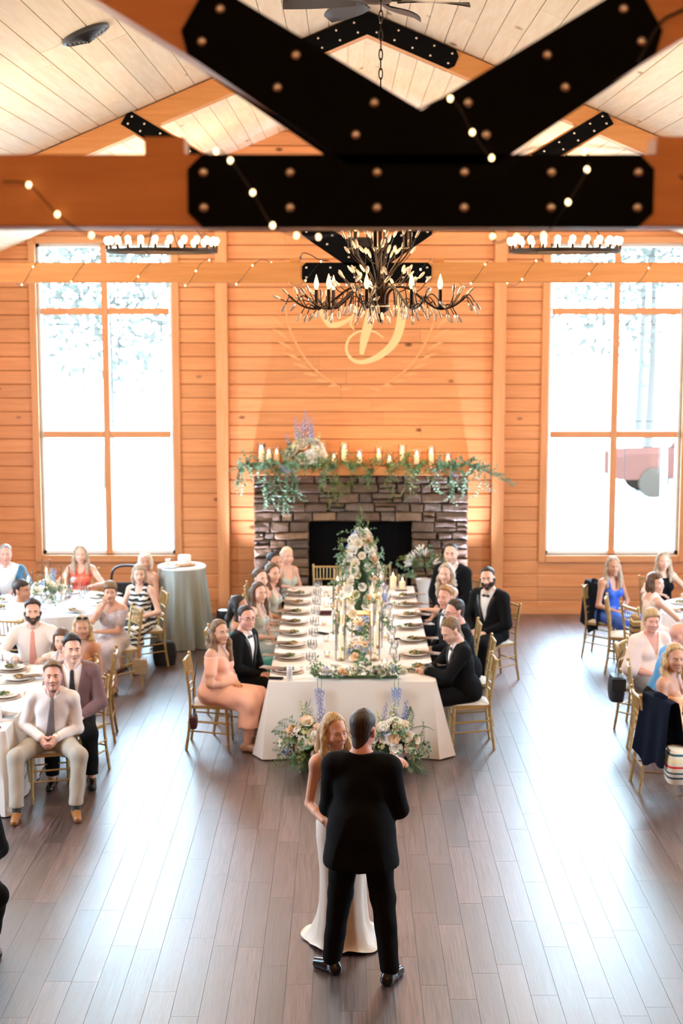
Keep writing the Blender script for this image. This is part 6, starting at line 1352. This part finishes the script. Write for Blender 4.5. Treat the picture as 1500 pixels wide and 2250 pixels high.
# ---- left rectangular table
r, d = person('man in white shirt and grey tie with clasped hands', -2.61, 13.42, 6, 10, s=1.0, g=.97, hair='quiff', hc='lbrown', skin='pink', top=('shirt', WHITE_S), legm=BEIGE, shoes=BROWN, tie=('long', GREYT, .10), lean=15, side=-4, pitch=6, h=.012, hf=.006, handfine=True, spread=1.0, curl=.75, chair_h=18, chair_off=-.07,
    hands=(((-.07, .24, .635), (-.6, -.6, -.1), (.50, .80, -.52), (.8, -.3, -.2)), ((.07, .24, .635), (.6, -.6, -.1), (-.50, .80, -.52), (-.8, -.3, -.2))), feet=((-.25, .56, .095), (.26, .58, .095)), knees=((-.28, .46, .53), (.27, .46, .53)), extra=dict(toe=((-.15, 1), (.05, 1))))
wa = MB(); W = d['ARM'][-1]; ax_ = W[2]-W[1]; ax_ /= np.linalg.norm(ax_); uu = np.cross(ax_, (0, 0, 1)); uu /= np.linalg.norm(uu); vv = np.cross(ax_, uu)
wa.tube([W[2]-ax_*.002+.034*(uu*math.cos(a)+vv*math.sin(a)) for a in np.linspace(0, 2*PI, 17)], .006, 6, flat=1.6); wa.ell(W[2]+vv*-.036, .014, 8, 6); put('wristwatch', wa.mesh('wristwatch', M_gold), r)
person('man in a plum blazer and black tie', -2.585, 14.27, 6, 22, s=1.05, g=1.05, hair='quiff', hc='black', skin='fair', top=('suit_open', PLUM), extra=dict(lapel=PLUM, shirt=WHITE_S), tie=('long', BLKSAT, .05), lean=4, chair_h=-30, h=.014, hf=.007, spread=.3)
person('brown haired woman mostly hidden behind the plum blazer', -2.84, 15.12, -40, 0, fem=1, s=.92, hair='bob', hc='brown', skin='fair', top=('top', LACE), legs='skirt', chair_h=-80)
person('woman with wavy blonde hair and sunglasses on her head', -2.70, 15.52, -30, 10, fem=1, s=1.0, hair='wavy', hc='blond', skin='tan', top=('strapless', TAN), legs='skirt', extra=dict(sunglasses=True), chair_h=-85)
person('bearded man in a white shirt and coral tie', -3.32, 16.08, 4, 12, s=1.04, g=1.12, hair='quiff', hc='dark', skin='fair', beard='dark', top=('shirt', WHITE_S), tie=('long', CORAL, .08), hands=('table', 'table'), chair_h=0, h=.015, hf=.0075)
# ---- round table below the left window
person('person with short dark hair in a cream print top', -3.73, 17.50, 128, 68, s=.98, g=1.1, hair='fringe', hc='dark', skin='tan', top=('shirt', CREAMP), chair_h=170)
person('grey haired man in a pale shirt and teal blazer', -4.46, 19.95, 8, 15, s=1.02, g=1.1, hair='short', hc='grey', skin='pink', top=('shirt', SHIRT), extra=dict(blazer=BLUEB), hands=('table', 'table'), chair_h=20)
person('woman with long ash hair in a coral floral top', -3.52, 20.2, 4, 10, fem=1, s=1.0, hair='long', hc='ash', skin='fair', top=('tank', FLOR), legs='skirt', chair_h=0, hands=('table', 'table'))
person('elderly woman in mauve lace resting chin on hand', -2.74, 17.66, -12, 6, fem=1, s=.95, g=1.1, hair='pixie', hc='lbrown', skin='warm', top=('capdress', LACE), legs='skirt', hem=.30, lean=8, chair_h=-62, handfine=True, curl=1.1, h=.015, hf=.0075,
    hands=(((.12, .24, .70), (-1, -.2, -.4), (1, .2, 0), (0, 0, -1)), ((.035, .215, 1.015), (.6, .3, -.9), (-.25, .1, 1), (-.2, -1, 0))))
person('woman with blond bob in black and white zigzag dress', -2.55, 18.78, -18, 8, fem=1, s=.97, hair='bob', hc='ash', skin='fair', top=('tank', ZIG), legs='skirt', hem=.34, chair_h=-72, hands=('fold', 'fold'), h=.015, hf=.0075)
person('woman with white blond hair behind the zigzag dress', -2.60, 19.75, -40, 10, fem=1, s=.97, hair='bob', hc='white', skin='tan', top=('strapless', NAVY), legs='skirt', legm=NAVY, chair_h=-80)
# ---- right side
person('woman with long blond hair in a cobalt blue dress', 3.38, 19.27, 32, 4, fem=1, s=1.0, hair='long', hc='ash', skin='tan', top=('dress', COBALT), legs='skirt', chair_h=62, hands=('fold', 'lap'))
person('brunette woman with a bob looking over her shoulder', 3.70, 18.15, 112, 42, fem=1, s=.98, g=1.1, hair='bob', hc='brown', skin='fair', top=('top', BLUSH), legs='skirt', chair_h=112, hands=('table', 'table'))
person('woman with long blond hair in a black top', 4.10, 19.68, 10, 0, fem=1, s=1.0, g=1.08, hair='long', hc='ash', skin='fair', top=('top', TUX), legs='skirt', legm=TUX, chair_h=10, hands=('table', 'table'))
person('older woman with short blond hair in a blush blouse', 3.20, 15.86, 20, 4, fem=1, s=1.0, g=1.4, hair='pixie', hc='blond', skin='pink', top=('blouse', BLUSH), legs='trousers', legm=cloth_m('grey slacks', (.25, .23, .25)), chair_h=60, h=.014, hf=.007)
person('bald man in an azure shirt at the right edge', 3.33, 15.03, 95, 70, s=1.05, g=1.2, hair='bald', hc='grey', skin='pink', top=('shirt', SKY), chair_h=82, h=.014, hf=.007, lean=18, pitch=6)
person('blonde woman with bare shoulders in an apricot dress', 3.03, 13.90, 52, 6, fem=1, s=1.10, g=1.05, hair='wavy', hc='blond', skin='tan', top=('strapless', TAN), legs='skirt', chair_h=92, h=.014, hf=.007)
person('person in a dark suit cut off at lower left', -2.64, 10.22, 24, 40, s=1.05, g=1.15, hair='short', hc='dark', skin='fair', chair_h=30, h=.015, hf=.012, spread=.2, feet=((-.17, .12, .095), (.17, .12, .095)), hands=('lap', 'lap'))
# ---- things hung on chairs
def bag(name, label, x, y, z, dims, mat, strap=None, rz=0, flap=True, soft=.02):
    b = thing(name, label, 'bag', (x, y, z), rz=rz); dx, dy, dz = dims; G_ = []
    for t in np.linspace(0, 1, 7):
        zz = t*dz; k = (.78+.22*math.sin(PI*min(1, t*.9+.1)))*(1 if t < .99 else .9); G_.append([(dx/2*k*math.copysign(abs(math.cos(a))**.6, math.cos(a)), dy/2*k*math.copysign(abs(math.sin(a))**.6, math.sin(a)), zz) for a in np.arange(20)*2*PI/20])
    m = MB().grid(G_, wrap=True); n0 = m.n; m.add([(p[0]*.0, p[1]*.0, 0) for p in G_[0][:1]]+list(G_[0]), [(0, i+1, (i+1) % 20+1) for i in range(20)]); m.add([(0, 0, dz)]+list(G_[-1]), [(0, (i+1) % 20+1, i+1) for i in range(20)]); put('body', m.mesh('body', mat), b)
    if flap: put('flap', MB().box((0, -dy*.5, dz*.72), (dx*.92, .008, dz*.5), bev=.003).mesh('flap', mat), b)
    if strap: put('strap', MB().tube(bez(strap, 6), .004, 5).mesh('strap', mat), b)
    return b
bag('shoulder_bag', 'small maroon bag hanging on a thin strap behind the peach dress chair', -1.53, 15.12, .24, (.075, .20, .13), M_maroon, [(0, -.05, .12), (.0, -.03, .4), (.045, -.0, .68), (.0, .05, .4), (0, .07, .12)])
bag('handbag', 'black leather handbag hanging on the chair of the woman in the blush blouse', 2.80, 15.62, .40, (.16, .30, .26), M_leather, [(0, -.10, .24), (.02, -.05, .40), (.06, .0, .52), (.02, .06, .4), (0, .1, .24)])
bag('clutch_bag', 'tan and black clutch hanging on the brunette woman chair', 3.40, 17.86, .50, (.10, .26, .34), patterned('tan black bag', 'stripes', (.33, .17, .05), (.02, .015, .012), (.02, .015, .012), 2.4))
bag('evening_bag', 'beige evening bag under the chair of the elderly woman', -2.42, 17.72, .16, (.20, .08, .18), cloth_m('beige leather', (.52, .40, .28), .5))
bag('black_bag', 'black bag with white rim on the floor behind the zigzag dress', -2.26, 18.86, .0, (.30, .16, .30), M_leather)
bag('knit_bag', 'cream striped knitted bag hanging low at the right edge chair', 2.97, 13.44, .22, (.22, .30, .30), patterned('striped knit', 'stripes', (.78, .70, .55), (.02, .10, .12), (.62, .03, .04), 3.2), flap=False)
def draped(label, P0, P1, drop, w0, mat, seed, sag=.0, thick=.05):
    """a jacket hung over a chair back: shoulder line from P0 to P1, cloth falling in folds on both sides"""
    t = thing('hanging_jacket', label, 'jacket', (0, 0, 0)); P0, P1 = np.array(P0), np.array(P1); d = P1-P0; n = np.array((d[1], -d[0], 0)); n /= np.linalg.norm(n); G_ = []
    for u in np.linspace(0, 1, 15):
        c = P0+d*u; row = []; fl_ = .018*math.sin(u*14+seed)
        for v in np.linspace(-1, 1, 17):
            a = abs(v); dz = drop*(1-.25*abs(u-.5))*max(0, (a-.12)/.88)*(1 if v > 0 else .75); o = math.copysign(thick*min(1, a/.15)+w0*max(0, a-.12)+fl_*a, v); row.append(c+n*o+np.array((d[0]*.12*(u-.5)*a, d[1]*.12*(u-.5)*a, -dz+.02*(1-a)+sag*a*math.sin(u*9+seed))))
        G_.append(row)
    m = MB().grid(G_); m.grid([[p*1.0-np.array((0, 0, .008)) for p in row] for row in G_]); put('body', m.mesh('body', mat), t)
    put('collar', MB().tube(bez([P0*.7+P1*.3+np.array((0, 0, .03)), (P0+P1)/2+np.array((0, 0, .05))+n*.02, P0*.3+P1*.7+np.array((0, 0, .03))], 5), .022, 8).mesh('collar', mat), t)
    return t
draped('dark jacket hanging from the chair of the woman in cobalt blue', (3.12, 19.62, .93), (3.26, 19.22, .93), .62, .03, NAVY, 1, .02)
draped('navy jacket hanging over the chair of the woman with bare shoulders', (2.76, 13.80, .93), (2.93, 13.42, .92), .60, .08, cloth_m('navy jacket cloth', (.004, .007, .017), .9, 0, spec=.12), 2, .03)
